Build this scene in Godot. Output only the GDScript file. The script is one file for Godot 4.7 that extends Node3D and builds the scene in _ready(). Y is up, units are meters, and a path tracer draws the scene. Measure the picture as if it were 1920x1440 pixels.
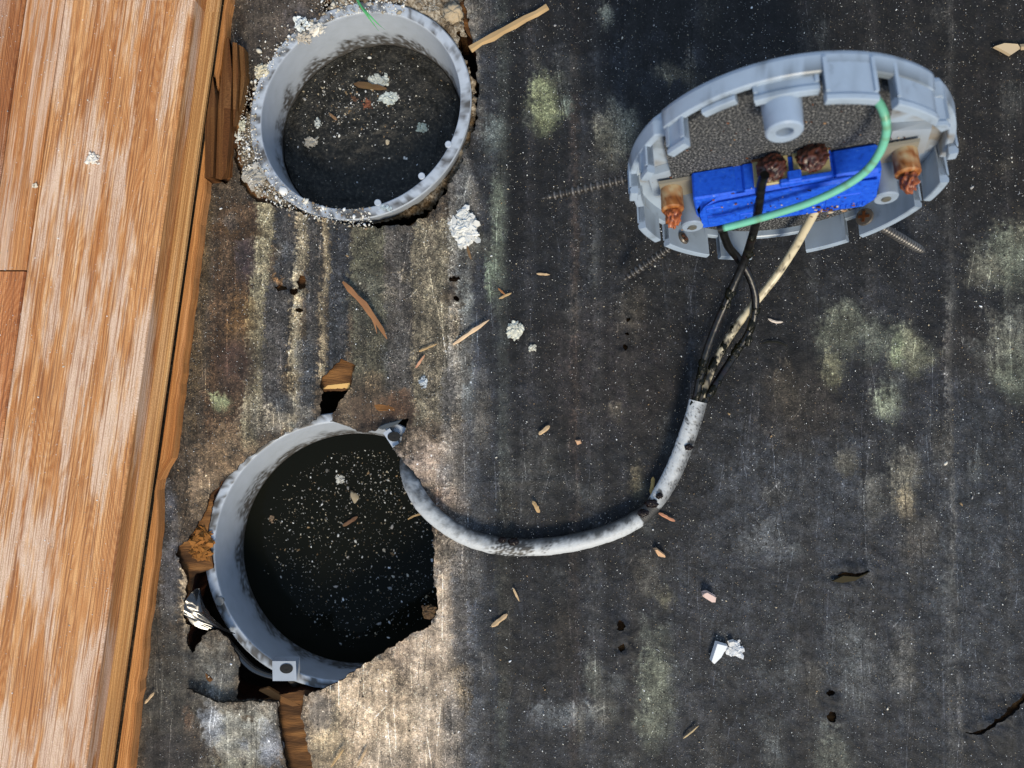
extends Node3D

# One picture-scale unit: 0.25 mm of floor. The camera hangs 0.36 m above the felt and looks straight down.
const H := 0.36
const F := 1440.0
const TX := 160.0
const TY := -120.0
const TW := 1920.0
const TH := 1680.0

var rng := RandomNumberGenerator.new()
var names := {}
var nse := FastNoiseLite.new()
var M := {}


# ------------------------------------------------------------------ naming
func numbered(called: String) -> String:
	var k: int = names.get(called, 0)
	names[called] = k + 1
	return called if k == 0 else "%s_%03d" % [called, k]

func tag(o: Node, label: String, category := "", group := "", kind := "") -> Node:
	o.set_meta("label", label)
	if category: o.set_meta("category", category)
	if group: o.set_meta("group", group)
	if kind: o.set_meta("kind", kind)
	return o

func thing(called: String, at: Vector3, label: String, category: String, group := "") -> Node3D:
	var o := Node3D.new()
	o.name = numbered(called)
	o.position = at
	add_child(o)
	tag(o, label, category, group)
	return o

func obj(called: String, mesh: Mesh, mat: Material, parent: Node = null) -> MeshInstance3D:
	var o := MeshInstance3D.new()
	o.mesh = mesh
	o.material_override = mat
	o.name = numbered(called) if parent == null else called
	if parent == null: add_child(o)
	else: parent.add_child(o, true)
	return o

# ------------------------------------------------------------------ helpers
func S(r: int, g: int, b: int) -> Color:
	return Color(r / 255.0, g / 255.0, b / 255.0)

func V(r: int, g: int, b: int) -> Color:
	return S(r, g, b).srgb_to_linear()

func P(px: float, py: float, y := 0.0) -> Vector3:   # the place at height y that lies over floor mark (px, py)
	var s := (H - y) / F
	return Vector3((px - 960.0) * s, y, (py - 720.0) * s)

func rough(scale: float) -> float:
	return rng.randf_range(-scale, scale)


class MB:
	var v := PackedVector3Array()
	var c := PackedColorArray()
	var uv := PackedVector2Array()
	var i := PackedInt32Array()
	var paint := Color.WHITE

	func vert(p: Vector3, t := Vector2.ZERO) -> int:
		v.append(p); c.append(paint); uv.append(t)
		return v.size() - 1

	func tri(a: int, b: int, d: int) -> void:
		i.append(a); i.append(b); i.append(d)

	func quad(a: int, b: int, d: int, e: int) -> void:
		tri(a, b, d); tri(a, d, e)

	func face(ps: Array, ts := []) -> void:      # flat polygon with its own corners
		var f := v.size()
		for k in ps.size(): vert(ps[k], ts[k] if ts else Vector2.ZERO)
		for k in range(1, ps.size() - 1): tri(f, f + k, f + k + 1)

	func outward(i0: int) -> void:               # turn the triangles since i0 so that they face out of their own middle
		var m := Vector3.ZERO
		var n := 0
		for k in range(i0, i.size()):
			m += v[i[k]]; n += 1
		if n == 0: return
		m /= n
		var vol := 0.0
		for k in range(i0, i.size(), 3):
			var a := v[i[k]] - m
			vol += (v[i[k + 2]] - m).cross(v[i[k + 1]] - m).dot(a)
		if vol < 0.0:
			for k in range(i0, i.size(), 3):
				var x := i[k + 1]
				i[k + 1] = i[k + 2]; i[k + 2] = x

	func hexa(q: Array) -> void:                 # 8 corners: 4 below, 4 above, same order
		var i0 := i.size()
		face([q[0], q[1], q[2], q[3]]); face([q[7], q[6], q[5], q[4]])
		for k in 4:
			var l := (k + 1) % 4
			face([q[l], q[k], q[k + 4], q[l + 4]])
		outward(i0)

	func box(lo: Vector3, hi: Vector3, bev := 0.0, xf := Transform3D()) -> void:
		var i0 := i.size()
		var cs := []
		for k in 8:
			cs.append(Vector3(k & 1, (k >> 1) & 1, (k >> 2) & 1))
		if bev <= 0.0:
			var q := []
			for k in [0, 1, 5, 4, 2, 3, 7, 6]:
				q.append(xf * (lo + (hi - lo) * cs[k]))
			hexa(q)
			return
		# three points at every corner, one on each face
		var pt := func(k: int, ax: int) -> Vector3:
			var p: Vector3 = lo + (hi - lo) * cs[k]
			for x in 3:
				if x != ax: p[x] += bev if cs[k][x] < 0.5 else -bev
			return xf * p
		for ax in 3:
			var b1 := 1 << ((ax + 1) % 3)
			var b2 := 1 << ((ax + 2) % 3)
			for s in 2:
				var k0 := s << ax
				var f := [pt.call(k0, ax), pt.call(k0 | b1, ax), pt.call(k0 | b1 | b2, ax), pt.call(k0 | b2, ax)]
				if s == 1: f.reverse()
				face(f)
			for a in 2:
				for b in 2:      # the edge along ax
					var k0 := (b1 if a else 0) | (b2 if b else 0)
					var k1 := k0 | (1 << ax)
					var f := [pt.call(k0, (ax + 1) % 3), pt.call(k1, (ax + 1) % 3), pt.call(k1, (ax + 2) % 3), pt.call(k0, (ax + 2) % 3)]
					if a != b: f.reverse()
					face(f)
		for k in 8:
			var f := [pt.call(k, 0), pt.call(k, 1), pt.call(k, 2)]
			var odd := (k & 1) ^ ((k >> 1) & 1) ^ ((k >> 2) & 1)
			if odd == 1: f.reverse()
			face(f)
		# the windings are made consistent face by face
		var m := xf * ((lo + hi) * 0.5)
		for k in range(i0, i.size(), 3):
			var nn := (v[i[k + 2]] - v[i[k]]).cross(v[i[k + 1]] - v[i[k]])
			if nn.dot(v[i[k]] - m) < 0.0:
				var x := i[k + 1]
				i[k + 1] = i[k + 2]; i[k + 2] = x

	func tube(path: Array, rad: Array, seg := 10, flat := 1.0, up := Vector3.UP, tint := [], rough_by := 0.0, seed_ := 1) -> void:
		# rad: one radius per point; flat: height over width
		var i0 := i.size()
		var first := v.size()
		var n := path.size()
		var keep := paint
		var fn := FastNoiseLite.new()
		fn.seed = seed_; fn.frequency = 1.0
		for k in n:
			var d: Vector3 = (path[mini(k + 1, n - 1)] - path[maxi(k - 1, 0)]).normalized()
			var side := d.cross(up)
			if side.length() < 0.05: side = d.cross(Vector3.RIGHT)
			side = side.normalized()
			var top := side.cross(d).normalized()
			if tint: paint = tint[k]
			for s in seg:
				var a := TAU * s / seg
				var r: float = rad[k]
				if rough_by > 0.0:
					r *= 1.0 + rough_by * fn.get_noise_3d(cos(a) * 1.5, sin(a) * 1.5, k * 0.9)
				vert(path[k] + side * cos(a) * r + top * sin(a) * r * flat, Vector2(float(s) / seg, float(k) / n))
		for k in n - 1:
			for s in seg:
				var t := (s + 1) % seg
				quad(first + k * seg + s, first + k * seg + t, first + (k + 1) * seg + t, first + (k + 1) * seg + s)
		for e in 2:
			var k := 0 if e == 0 else n - 1
			if tint: paint = tint[k]
			var ring := []
			for s in seg: ring.append(v[first + k * seg + s])
			if e == 0: ring.reverse()
			face(ring)
		paint = keep
		outward(i0)

	func lathe(prof: Array, seg: int, place: Callable, closed := false, a0 := 0.0, a1 := TAU) -> void:
		# prof: Vector2(r, w); every facet of the profile keeps its own corners, smooth round the axis
		var i0 := i.size()
		var whole := a1 - a0 > TAU - 0.001
		var n := prof.size()
		var cols := seg if whole else seg + 1
		for k in (n if closed else n - 1):
			var f := v.size()
			for s in cols:
				var a := a0 + (a1 - a0) * s / seg
				vert(place.call(prof[k], a)); vert(place.call(prof[(k + 1) % n], a))
			for s in seg:
				var t := (s + 1) % cols
				quad(f + 2 * s, f + 2 * t, f + 2 * t + 1, f + 2 * s + 1)
		if closed and not whole:
			for e in 2:
				var ring := []
				for k in n: ring.append(place.call(prof[k], a0 if e == 0 else a1))
				if e == 0: ring.reverse()
				face(ring)
		outward(i0)

	func blob(at: Vector3, r: Vector3, bumps: float, freq: float, seed_: int, rings := 8, turn := Basis(), tintfn = null) -> void:
		var i0 := i.size()
		var first := v.size()
		var fn := FastNoiseLite.new()
		fn.seed = seed_; fn.frequency = freq; fn.fractal_octaves = 3
		var seg := rings * 2
		var keep := paint
		for a in rings + 1:
			for b in seg:
				var th := PI * a / rings
				var ph := TAU * b / seg
				var d := Vector3(sin(th) * cos(ph), cos(th), sin(th) * sin(ph))
				var nn := fn.get_noise_3dv(d)
				if tintfn != null: paint = tintfn.call(nn)
				vert(at + turn * (d * r * (1.0 + bumps * nn)), Vector2(ph, th))
		for a in rings:
			for b in seg:
				var t := (b + 1) % seg
				quad(first + a * seg + b, first + a * seg + t, first + (a + 1) * seg + t, first + (a + 1) * seg + b)
		paint = keep
		outward(i0)

	func prism(poly: PackedVector2Array, y0: float, y1: float, at: Callable, bev := 0.0) -> void:
		# poly in floor marks; at(x, y, height)
		var i0 := i.size()
		var tris := Geometry2D.triangulate_polygon(poly)
		var n := poly.size()
		var inner := poly
		if bev > 0.0:
			var off := Geometry2D.offset_polygon(poly, -bev)
			if off.size() and off[0].size() == n: inner = off[0]
		var f := v.size()
		for p in inner: vert(at.call(p.x, p.y, y1))
		var g := v.size()
		for p in poly: vert(at.call(p.x, p.y, y0))
		for k in range(0, tris.size(), 3):
			tri(f + tris[k], f + tris[k + 1], f + tris[k + 2])
			tri(g + tris[k], g + tris[k + 2], g + tris[k + 1])
		var ccw := not Geometry2D.is_polygon_clockwise(poly)
		for k in n:
			var l := (k + 1) % n
			var q := [v[g + k], v[g + l], v[f + l], v[f + k]]
			if ccw: q.reverse()
			face(q)
		outward_each(i0)

	func outward_each(i0: int) -> void:          # for shapes that are nearly convex
		var m := Vector3.ZERO
		for k in range(i0, i.size()): m += v[i[k]]
		m /= maxi(1, i.size() - i0)
		for k in range(i0, i.size(), 3):
			var nn := (v[i[k + 2]] - v[i[k]]).cross(v[i[k + 1]] - v[i[k]])
			if nn.dot((v[i[k]] + v[i[k + 1]] + v[i[k + 2]]) / 3.0 - m) < 0.0:
				var x := i[k + 1]
				i[k + 1] = i[k + 2]; i[k + 2] = x

	func facet() -> void:                        # every triangle gets its own corners: broken, not rounded
		var v2 := PackedVector3Array()
		var c2 := PackedColorArray()
		var u2 := PackedVector2Array()
		for k in i.size():
			v2.append(v[i[k]]); c2.append(c[i[k]]); u2.append(uv[i[k]])
			i[k] = k
		v = v2; c = c2; uv = u2

	func mesh() -> ArrayMesh:
		var n := PackedVector3Array()
		n.resize(v.size())
		for k in range(0, i.size(), 3):
			var a := v[i[k]]
			var nn := (v[i[k + 2]] - a).cross(v[i[k + 1]] - a)
			n[i[k]] += nn; n[i[k + 1]] += nn; n[i[k + 2]] += nn
		for k in n.size():
			n[k] = n[k].normalized() if n[k].length() > 1e-20 else Vector3.UP
		var arr := []
		arr.resize(Mesh.ARRAY_MAX)
		arr[Mesh.ARRAY_VERTEX] = v; arr[Mesh.ARRAY_NORMAL] = n; arr[Mesh.ARRAY_COLOR] = c
		arr[Mesh.ARRAY_TEX_UV] = uv; arr[Mesh.ARRAY_INDEX] = i
		var m := ArrayMesh.new()
		m.add_surface_from_arrays(Mesh.PRIMITIVE_TRIANGLES, arr)
		return m


func smooth_path(pts: Array, n: int) -> Array:     # Catmull-Rom through the points
	var out := []
	for k in pts.size() - 1:
		var a: Vector3 = pts[maxi(k - 1, 0)]
		var b: Vector3 = pts[k]
		var c: Vector3 = pts[k + 1]
		var d: Vector3 = pts[mini(k + 2, pts.size() - 1)]
		for s in n:
			out.append(b.cubic_interpolate(c, a, d, float(s) / n))
	out.append(pts[pts.size() - 1])
	return out

func fill(n: int, x: float) -> Array:
	var a := []
	a.resize(n)
	a.fill(x)
	return a

# ------------------------------------------------------------------ sheets with torn openings
func axis(dense0: float, dense1: float, step: float, far0: float, far1: float) -> PackedFloat32Array:
	var a := PackedFloat32Array()
	var x := far0
	while x < dense0 - 1.0:
		a.append(x)
		x += maxf(step, (dense0 - x) * 0.35)
	x = dense0
	while x <= dense1:
		a.append(x)
		x += step
	var g := step
	while x < far1:
		a.append(x)
		g *= 1.6
		x += g
	a.append(far1)
	return a

func distances(xs: PackedFloat32Array, ys: PackedFloat32Array, start: float) -> PackedFloat32Array:
	var d := PackedFloat32Array()
	d.resize(xs.size() * ys.size())
	d.fill(start)
	return d

func carve(d: PackedFloat32Array, xs: PackedFloat32Array, ys: PackedFloat32Array, poly: PackedVector2Array, jag: float, freq: float, keep := false, reach := 60.0) -> void:
	var lo := poly[0]
	var hi := poly[0]
	for p in poly:
		lo = lo.min(p); hi = hi.max(p)
	nse.frequency = freq; nse.fractal_octaves = 4
	var n := poly.size()
	for b in ys.size():
		var y := ys[b]
		if y < lo.y - reach or y > hi.y + reach: continue
		for a in xs.size():
			var x := xs[a]
			if x < lo.x - reach or x > hi.x + reach: continue
			var best := 1e9
			var inside := false
			var p := poly[n - 1]
			for q in poly:
				var ex := q.x - p.x
				var ey := q.y - p.y
				var t := clampf(((x - p.x) * ex + (y - p.y) * ey) / (ex * ex + ey * ey + 1e-9), 0.0, 1.0)
				var rx := x - p.x - ex * t
				var ry := y - p.y - ey * t
				best = minf(best, rx * rx + ry * ry)
				if (p.y > y) != (q.y > y) and x < p.x + (y - p.y) * ex / ey: inside = not inside
				p = q
			var sd := sqrt(best) * (1.0 if inside else -1.0) + jag * nse.get_noise_2d(x, y)
			var k := b * xs.size() + a
			if keep: d[k] = maxf(d[k], sd)
			else: d[k] = minf(d[k], -sd)

func sheet(xs: PackedFloat32Array, ys: PackedFloat32Array, d: PackedFloat32Array, h: PackedFloat32Array, thick: float, edge: Color, tint := PackedColorArray()) -> ArrayMesh:
	var b := MB.new()
	var w := xs.size()
	var at := PackedInt32Array()
	at.resize(w * ys.size()); at.fill(-1)
	var cut := {}
	var pos := func(k: int) -> Vector3:
		return P0(xs[k % w], ys[k / w], h[k])
	var use := func(k: int) -> int:
		if at[k] < 0:
			b.paint = tint[k] if tint.size() else Color.WHITE
			at[k] = b.vert(P0(xs[k % w], ys[k / w], h[k]), Vector2((xs[k % w] - TX) / TW, (ys[k / w] - TY) / TH))
		return at[k]
	var between := func(k: int, l: int) -> int:
		var key := Vector2i(mini(k, l), maxi(k, l))
		if not cut.has(key):
			var t := clampf(d[key.x] / (d[key.x] - d[key.y]), 0.02, 0.98)
			var x := lerpf(xs[key.x % w], xs[key.y % w], t)
			var y := lerpf(ys[key.x / w], ys[key.y / w], t)
			b.paint = tint[key.x] if tint.size() else Color.WHITE
			cut[key] = b.vert(P0(x, y, lerpf(h[key.x], h[key.y], t)), Vector2((x - TX) / TW, (y - TY) / TH))
		return cut[key]
	for r in ys.size() - 1:
		for s in w - 1:
			var k := r * w + s
			var q := [k, k + 1, k + 1 + w, k + w]
			var pos_n := 0
			for z in q:
				if d[z] > 0.0: pos_n += 1
			if pos_n == 0: continue
			if pos_n == 4:
				var e0: int = use.call(k)
				var e1: int = use.call(k + 1)
				var e2: int = use.call(k + 1 + w)
				var e3: int = use.call(k + w)
				b.tri(e0, e1, e2); b.tri(e0, e2, e3)
				continue
			for tr in [[k, k + 1, k + 1 + w], [k, k + 1 + w, k + w]]:
				var ring := []
				var ends := []
				for z in 3:
					var a0: int = tr[z]
					var a1: int = tr[(z + 1) % 3]
					if d[a0] > 0.0: ring.append(use.call(a0))
					if (d[a0] > 0.0) != (d[a1] > 0.0):
						var e: int = between.call(a0, a1)
						ring.append(e)
						ends.append([e, d[a0] > 0.0])
				for z in range(1, ring.size() - 1): b.tri(ring[0], ring[z], ring[z + 1])
				if ends.size() == 2:
					var p0 := b.v[ends[0][0]] if ends[0][1] else b.v[ends[1][0]]
					var p1 := b.v[ends[1][0]] if ends[0][1] else b.v[ends[0][0]]
					var t0 := b.uv[ends[0][0]]
					var dn := Vector3(0, -thick, 0)
					b.paint = edge
					var f := b.v.size()
					b.vert(p0, t0); b.vert(p1, t0); b.vert(p1 + dn, t0); b.vert(p0 + dn, t0)
					b.quad(f, f + 3, f + 2, f + 1)
	return b.mesh()

func P0(px: float, py: float, y: float) -> Vector3:     # straight above the floor mark, whatever the height
	return Vector3((px - 960.0) * H / F, y, (py - 720.0) * H / F)

func poly(a: Array) -> PackedVector2Array:
	var p := PackedVector2Array()
	for k in range(0, a.size(), 2): p.append(Vector2(a[k], a[k + 1]))
	return p

# ------------------------------------------------------------------ textures
func noise_bytes(w: int, h: int, freq: float, seed_: int, oct := 3, kind := FastNoiseLite.TYPE_SIMPLEX_SMOOTH, to_w := 0, to_h := 0) -> PackedByteArray:
	var f := FastNoiseLite.new()
	f.seed = seed_; f.frequency = freq; f.fractal_octaves = oct; f.noise_type = kind
	var im := f.get_image(w, h, false, false, true)
	if to_w: im.resize(to_w, to_h, Image.INTERPOLATE_CUBIC)
	im.convert(Image.FORMAT_L8)
	return im.get_data()

func grey_texture(data: PackedByteArray, w: int, h: int) -> ImageTexture:
	return ImageTexture.create_from_image(Image.create_from_data(w, h, false, Image.FORMAT_L8, data))

var FR := PackedFloat32Array()
var FG := PackedFloat32Array()
var FB := PackedFloat32Array()
var FA := PackedFloat32Array()
const FW := 384
const FH := 336

func stain(x: float, y: float, rx: float, ry: float, col: Color, a: float, amp := -1.0, turn := 0.0, soft := 0.5) -> void:
	# a blotch with a ragged outline on the felt
	var m := maxf(rx, ry) * 1.5 + 10.0
	var cs := cos(turn)
	var sn := sin(turn)
	for b in range(maxi(0, int((y - m - TY) / 5.0)), mini(FH, int((y + m - TY) / 5.0) + 1)):
		for q in range(maxi(0, int((x - m - TX) / 5.0)), mini(FW, int((x + m - TX) / 5.0) + 1)):
			var dx := TX + q * 5.0 - x
			var dy := TY + b * 5.0 - y
			var ex := (dx * cs + dy * sn) / rx
			var ey := (-dx * sn + dy * cs) / ry
			var r := sqrt(ex * ex + ey * ey) + 0.42 * nse.get_noise_2d(q * 5.0, b * 5.0) + 0.25 * nse.get_noise_2d(q * 17.0 + 300.0, b * 17.0)
			var k := a * (1.0 - smoothstep(1.0 - soft, 1.0 + soft * 0.6, r))
			if k <= 0.0: continue
			mix_in(b * FW + q, col, k, amp)

func strip(x0: float, x1: float, y0: float, y1: float, col: Color, a: float, amp := -1.0, lean := 0.0, soft := 5.0, fade := 40.0) -> void:
	# a band down the felt, from x0..x1 at y0, leaning by «lean» marks per mark down
	for b in range(maxi(0, int((y0 - fade - TY) / 5.0)), mini(FH, int((y1 + fade - TY) / 5.0) + 1)):
		var y := TY + b * 5.0
		var o := lean * (y - y0) + 7.0 * nse.get_noise_2d(x0 * 3.0, y * 0.7)
		var ky := smoothstep(y0 - fade, y0 + fade * 0.2, y) * (1.0 - smoothstep(y1 - fade * 0.2, y1 + fade, y))
		for q in range(maxi(0, int((x0 + o - soft * 2 - TX) / 5.0)), mini(FW, int((x1 + o + soft * 2 - TX) / 5.0) + 2)):
			var x := TX + q * 5.0
			var wob := 5.0 * nse.get_noise_2d(x * 2.0 + 77.0, y * 4.0)
			var k := a * ky * smoothstep(x0 + o - soft, x0 + o + soft, x + wob) * (1.0 - smoothstep(x1 + o - soft, x1 + o + soft, x + wob))
			k *= 0.75 + 0.5 * nse.get_noise_2d(x * 1.5, y * 0.4 + 900.0) + 0.25
			if k > 0.0: mix_in(b * FW + q, col, minf(k, 1.0), amp)

func mix_in(k: int, col: Color, a: float, amp: float) -> void:
	FR[k] = lerpf(FR[k], col.r, a)
	FG[k] = lerpf(FG[k], col.g, a)
	FB[k] = lerpf(FB[k], col.b, a)
	if amp >= 0.0: FA[k] = lerpf(FA[k], amp, a)

func paint_felt() -> ImageTexture:
	for arr in [FR, FG, FB, FA]: arr.resize(FW * FH)
	nse.seed = 5; nse.frequency = 0.011; nse.fractal_octaves = 4
	var base := S(33, 34, 37)
	var streak := noise_bytes(FW, 8, 0.09, 21, 4, FastNoiseLite.TYPE_SIMPLEX_SMOOTH, FW, FH)
	var patch := noise_bytes(FW, FH, 0.018, 22, 5)
	for k in FW * FH:
		var t := 0.82 + 0.45 * (streak[k] / 255.0 - 0.5) + 0.7 * (patch[k] / 255.0 - 0.42)
		FR[k] = base.r * t; FG[k] = base.g * t; FB[k] = base.b * t; FA[k] = 0.42
	# --- the bare dark felt to the right, with the cover's shadow painted in
	stain(1500, -30, 560, 190, S(23, 21, 20), 0.8)
	stain(1860, 250, 160, 240, S(24, 21, 19), 0.8)  # cast shadow of the outlet cover, put into the felt colour
	stain(1250, 330, 160, 160, S(40, 39, 39), 0.6)
	stain(1650, 1130, 420, 330, S(50, 52, 56), 0.7)
	stain(1480, 900, 170, 130, S(60, 63, 68), 0.5)
	stain(1840, 1010, 130, 330, S(54, 57, 61), 0.5)
	stain(1180, 1330, 200, 130, S(56, 57, 60), 0.45)
	stain(1130, 700, 140, 160, S(50, 44, 42), 0.5)
	stain(1500, 760, 90, 90, S(50, 44, 38), 0.6)
	stain(1830, 650, 80, 70, S(46, 42, 38), 0.5)
	for a in [[886, 930, S(47, 49, 53), 0.7], [930, 952, S(74, 78, 72), 0.45], [1068, 1082, S(48, 41, 38), 0.6], [1105, 1125, S(62, 62, 62), 0.4], [1175, 1195, S(40, 38, 37), 0.5], [1290, 1310, S(60, 60, 62), 0.3],
			[1490, 1525, S(44, 42, 40), 0.3], [1620, 1640, S(66, 64, 62), 0.3], [1700, 1712, S(46, 44, 42), 0.4], [1772, 1786, S(86, 84, 80), 0.35], [1880, 1895, S(52, 50, 48), 0.4], [985, 995, S(44, 42, 42), 0.4]]:
		strip(a[0], a[1], -120, 1560, a[2], a[3], -1, 0.0, 6.0)
	strip(1768, 1776, 560, 1560, S(110, 106, 100), 0.45, -1, 0.03, 4.0)
	strip(1075, 1079, 200, 900, S(96, 80, 68), 0.4, -1, 0.0, 3.0)
	strip(1040, 1072, 1140, 1260, S(40, 36, 32), 0.6)
	strip(930, 962, 920, 1300, S(42, 40, 36), 0.6, 0.55)
	# mould and faded blotches
	for a in [[1020, 195, 34, 62, S(128, 134, 92), 0.9], [1062, 190, 12, 28, S(112, 124, 112), 0.7], [1152, 245, 42, 62, S(112, 106, 88), 0.8], [1135, 25, 14, 26, S(124, 124, 108), 0.7],
			[930, 430, 16, 130, S(96, 106, 86), 0.6], [920, 250, 22, 50, S(86, 98, 98), 0.55], [915, 520, 13, 40, S(112, 128, 96), 0.5], [1665, 752, 28, 42, S(136, 144, 116), 0.85],
			[1705, 655, 46, 44, S(122, 122, 92), 0.75], [1680, 650, 14, 30, S(124, 140, 100), 0.6], [1570, 620, 46, 60, S(100, 104, 84), 0.65], [1560, 690, 24, 36, S(132, 128, 92), 0.7],
			[1640, 630, 46, 40, S(92, 98, 82), 0.6], [1690, 900, 34, 70, S(104, 96, 80), 0.65], [1695, 940, 20, 26, S(142, 120, 88), 0.6], [1580, 865, 24, 24, S(102, 92, 72), 0.5], [1640, 920, 30, 50, S(90, 86, 78), 0.5],
			[1885, 640, 46, 78, S(108, 108, 94), 0.7], [1895, 480, 74, 66, S(100, 106, 88), 0.75], [1900, 700, 40, 50, S(100, 108, 88), 0.6], [1840, 500, 40, 40, S(92, 86, 72), 0.5], [1225, 1290, 36, 130, S(108, 112, 92), 0.7],
			[1245, 1120, 16, 26, S(120, 108, 76), 0.55], [1110, 1270, 20, 40, S(92, 92, 80), 0.5], [1130, 1330, 26, 40, S(110, 104, 92), 0.5], [1690, 1250, 26, 70, S(104, 98, 92), 0.5], [1560, 1420, 46, 60, S(98, 100, 86), 0.55],
			[1265, 135, 50, 20, S(84, 70, 50), 0.6], [1250, 150, 14, 10, S(106, 92, 66), 0.6], [1600, 1240, 50, 90, S(78, 80, 84), 0.5], [1055, 1340, 60, 30, S(110, 116, 124), 0.5],
			[1195, 905, 16, 40, S(120, 104, 72), 0.6], [1000, 880, 60, 90, S(48, 46, 46), 0.5], [1430, 1010, 60, 40, S(84, 86, 92), 0.5], [1720, 1010, 40, 60, S(66, 56, 48), 0.5]]:
		stain(a[0], a[1], a[2], a[3], (a[4] as Color).lerp(S(124, 124, 112), 0.35), a[5], 0.42, 0.0, 0.6)
	for k in 70:
		var dull := S(92, 94, 90) if k % 3 else S(98, 90, 74)
		stain(rng.randf_range(960, 2050), rng.randf_range(-60, 1520), rng.randf_range(8, 30), rng.randf_range(14, 60), dull, rng.randf_range(0.15, 0.4), 0.45)
	# --- the sandy, worn felt round the boxes, with some painted shade and sheen
	strip(200, 874, -120, 1560, S(71, 61, 50), 1.0, 0.5, 0.0, 16.0)
	for a in [[330, 376, 380, 1000, S(44, 40, 35), 0.85, -0.1], [378, 402, 380, 800, S(88, 74, 54), 0.7, -0.09], [405, 476, 380, 800, S(78, 61, 46), 0.8, -0.06], [480, 514, 360, 830, S(106, 99, 80), 0.85, -0.075],  # first band: shadow beside the wood strip, painted on the felt
			[516, 556, 380, 560, S(62, 62, 63), 0.85, -0.03], [496, 540, 540, 800, S(70, 68, 67), 0.9, -0.04], [556, 577, 370, 830, S(138, 127, 105), 0.75, -0.05], [577, 602, 400, 800, S(62, 62, 63), 0.75, -0.04],
			[604, 616, 400, 700, S(140, 127, 102), 0.6, -0.03], [617, 654, 400, 700, S(54, 56, 59), 0.85, -0.02], [656, 722, 400, 700, S(84, 82, 68), 0.8, 0.0], [722, 772, 420, 760, S(74, 73, 72), 0.6, 0.0],
			[772, 862, 420, 780, S(96, 90, 76), 0.7, 0.0], [838, 876, 290, 720, S(104, 101, 96), 0.7, 0.0], [555, 582, 640, 790, S(70, 73, 77), 0.5, -0.02]]:
		strip(a[0], a[1], a[2], a[3], (a[4] as Color).lerp(a[4] * 1.25 if a[4].g > 0.34 else a[4] * 0.85, 0.6), minf(1.0, a[5] * 1.1), 0.55, a[6], 4.0, 25.0)
	for a in [[455, 480, 22, 40, S(64, 56, 60), 0.8], [440, 690, 40, 50, S(58, 44, 38), 0.8], [450, 590, 30, 50, S(104, 78, 46), 0.5], [415, 750, 20, 20, S(150, 156, 118), 0.85], [400, 740, 10, 8, S(150, 156, 118), 0.7],
			[435, 430, 60, 16, S(60, 44, 28), 0.7], [520, 520, 10, 10, S(170, 120, 70), 0.6], [850, 545, 26, 30, S(52, 44, 36), 0.7], [530, 760, 30, 30, S(88, 92, 96), 0.5], [690, 560, 40, 60, S(74, 76, 70), 0.5],
			[700, 770, 66, 42, S(74, 60, 48), 0.95], [745, 760, 30, 26, S(78, 58, 44), 0.8], [650, 780, 26, 40, S(70, 58, 48), 0.8],
			[420, 850, 60, 50, S(124, 102, 78), 0.8], [520, 780, 70, 26, S(160, 148, 128), 0.7], [380, 920, 26, 60, S(132, 112, 90), 0.8], [800, 870, 56, 70, S(160, 142, 126), 0.9], [825, 950, 44, 44, S(92, 70, 56), 0.8],
			[315, 1060, 22, 130, S(84, 85, 90), 0.8], [312, 940, 18, 40, S(80, 82, 90), 0.8], [345, 1130, 9, 90, S(170, 152, 128), 0.8], [400, 1260, 50, 66, S(104, 102, 96), 0.9], [320, 1310, 60, 160, S(58, 56, 52), 0.9],  # first patches: bluish sheen put into the felt colour
			[330, 1420, 70, 60, S(46, 43, 42), 0.8], [350, 1350, 10, 26, S(110, 80, 60), 0.5], [455, 1370, 74, 70, S(146, 143, 132), 0.9], [395, 1350, 22, 44, S(134, 137, 144), 0.7], [510, 1390, 26, 40, S(132, 136, 146), 0.7], [460, 1385, 9, 16, S(118, 122, 132), 0.5],  # the bluish tone here is sheen painted on the felt
			[465, 1340, 12, 10, S(60, 48, 36), 0.8], [430, 1440, 60, 24, S(128, 124, 106), 0.7], [700, 1350, 140, 130, S(186, 164, 138), 1.0], [770, 1200, 60, 60, S(180, 158, 136), 0.9], [620, 1400, 40, 80, S(158, 140, 112), 0.7],
			[600, 1330, 22, 40, S(112, 104, 96), 0.8], [730, 1420, 60, 40, S(150, 138, 124), 0.5], [800, 1330, 30, 60, S(140, 130, 112), 0.5], [530, 60, 100, 90, S(78, 70, 63), 0.9], [480, 60, 40, 80, S(62, 56, 50), 0.6],
			[560, 40, 30, 30, S(86, 82, 84), 0.6], [446, 60, 12, 60, S(44, 40, 36), 0.8], [880, 60, 20, 110, S(128, 121, 112), 0.9], [870, 380, 30, 60, S(112, 106, 97), 0.7], [885, 450, 40, 30, S(92, 90, 76), 0.5]]:
		stain(a[0], a[1], a[2], a[3], a[4], a[5], 0.32, 0.0, 0.55)
	strip(828, 874, 720, 1560, S(150, 142, 132), 0.6, 0.5, -0.005, 16.0, 160.0)
	strip(872, 898, 640, 1560, S(92, 96, 104), 0.5, 0.4, -0.005, 14.0, 160.0)
	strip(856, 880, 330, 760, S(120, 124, 122), 0.7, 0.4, 0.01, 7.0, 60.0)
	strip(770, 850, 1080, 1560, S(174, 156, 136), 0.75, 0.3, 0.0, 18.0, 110.0)
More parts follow.
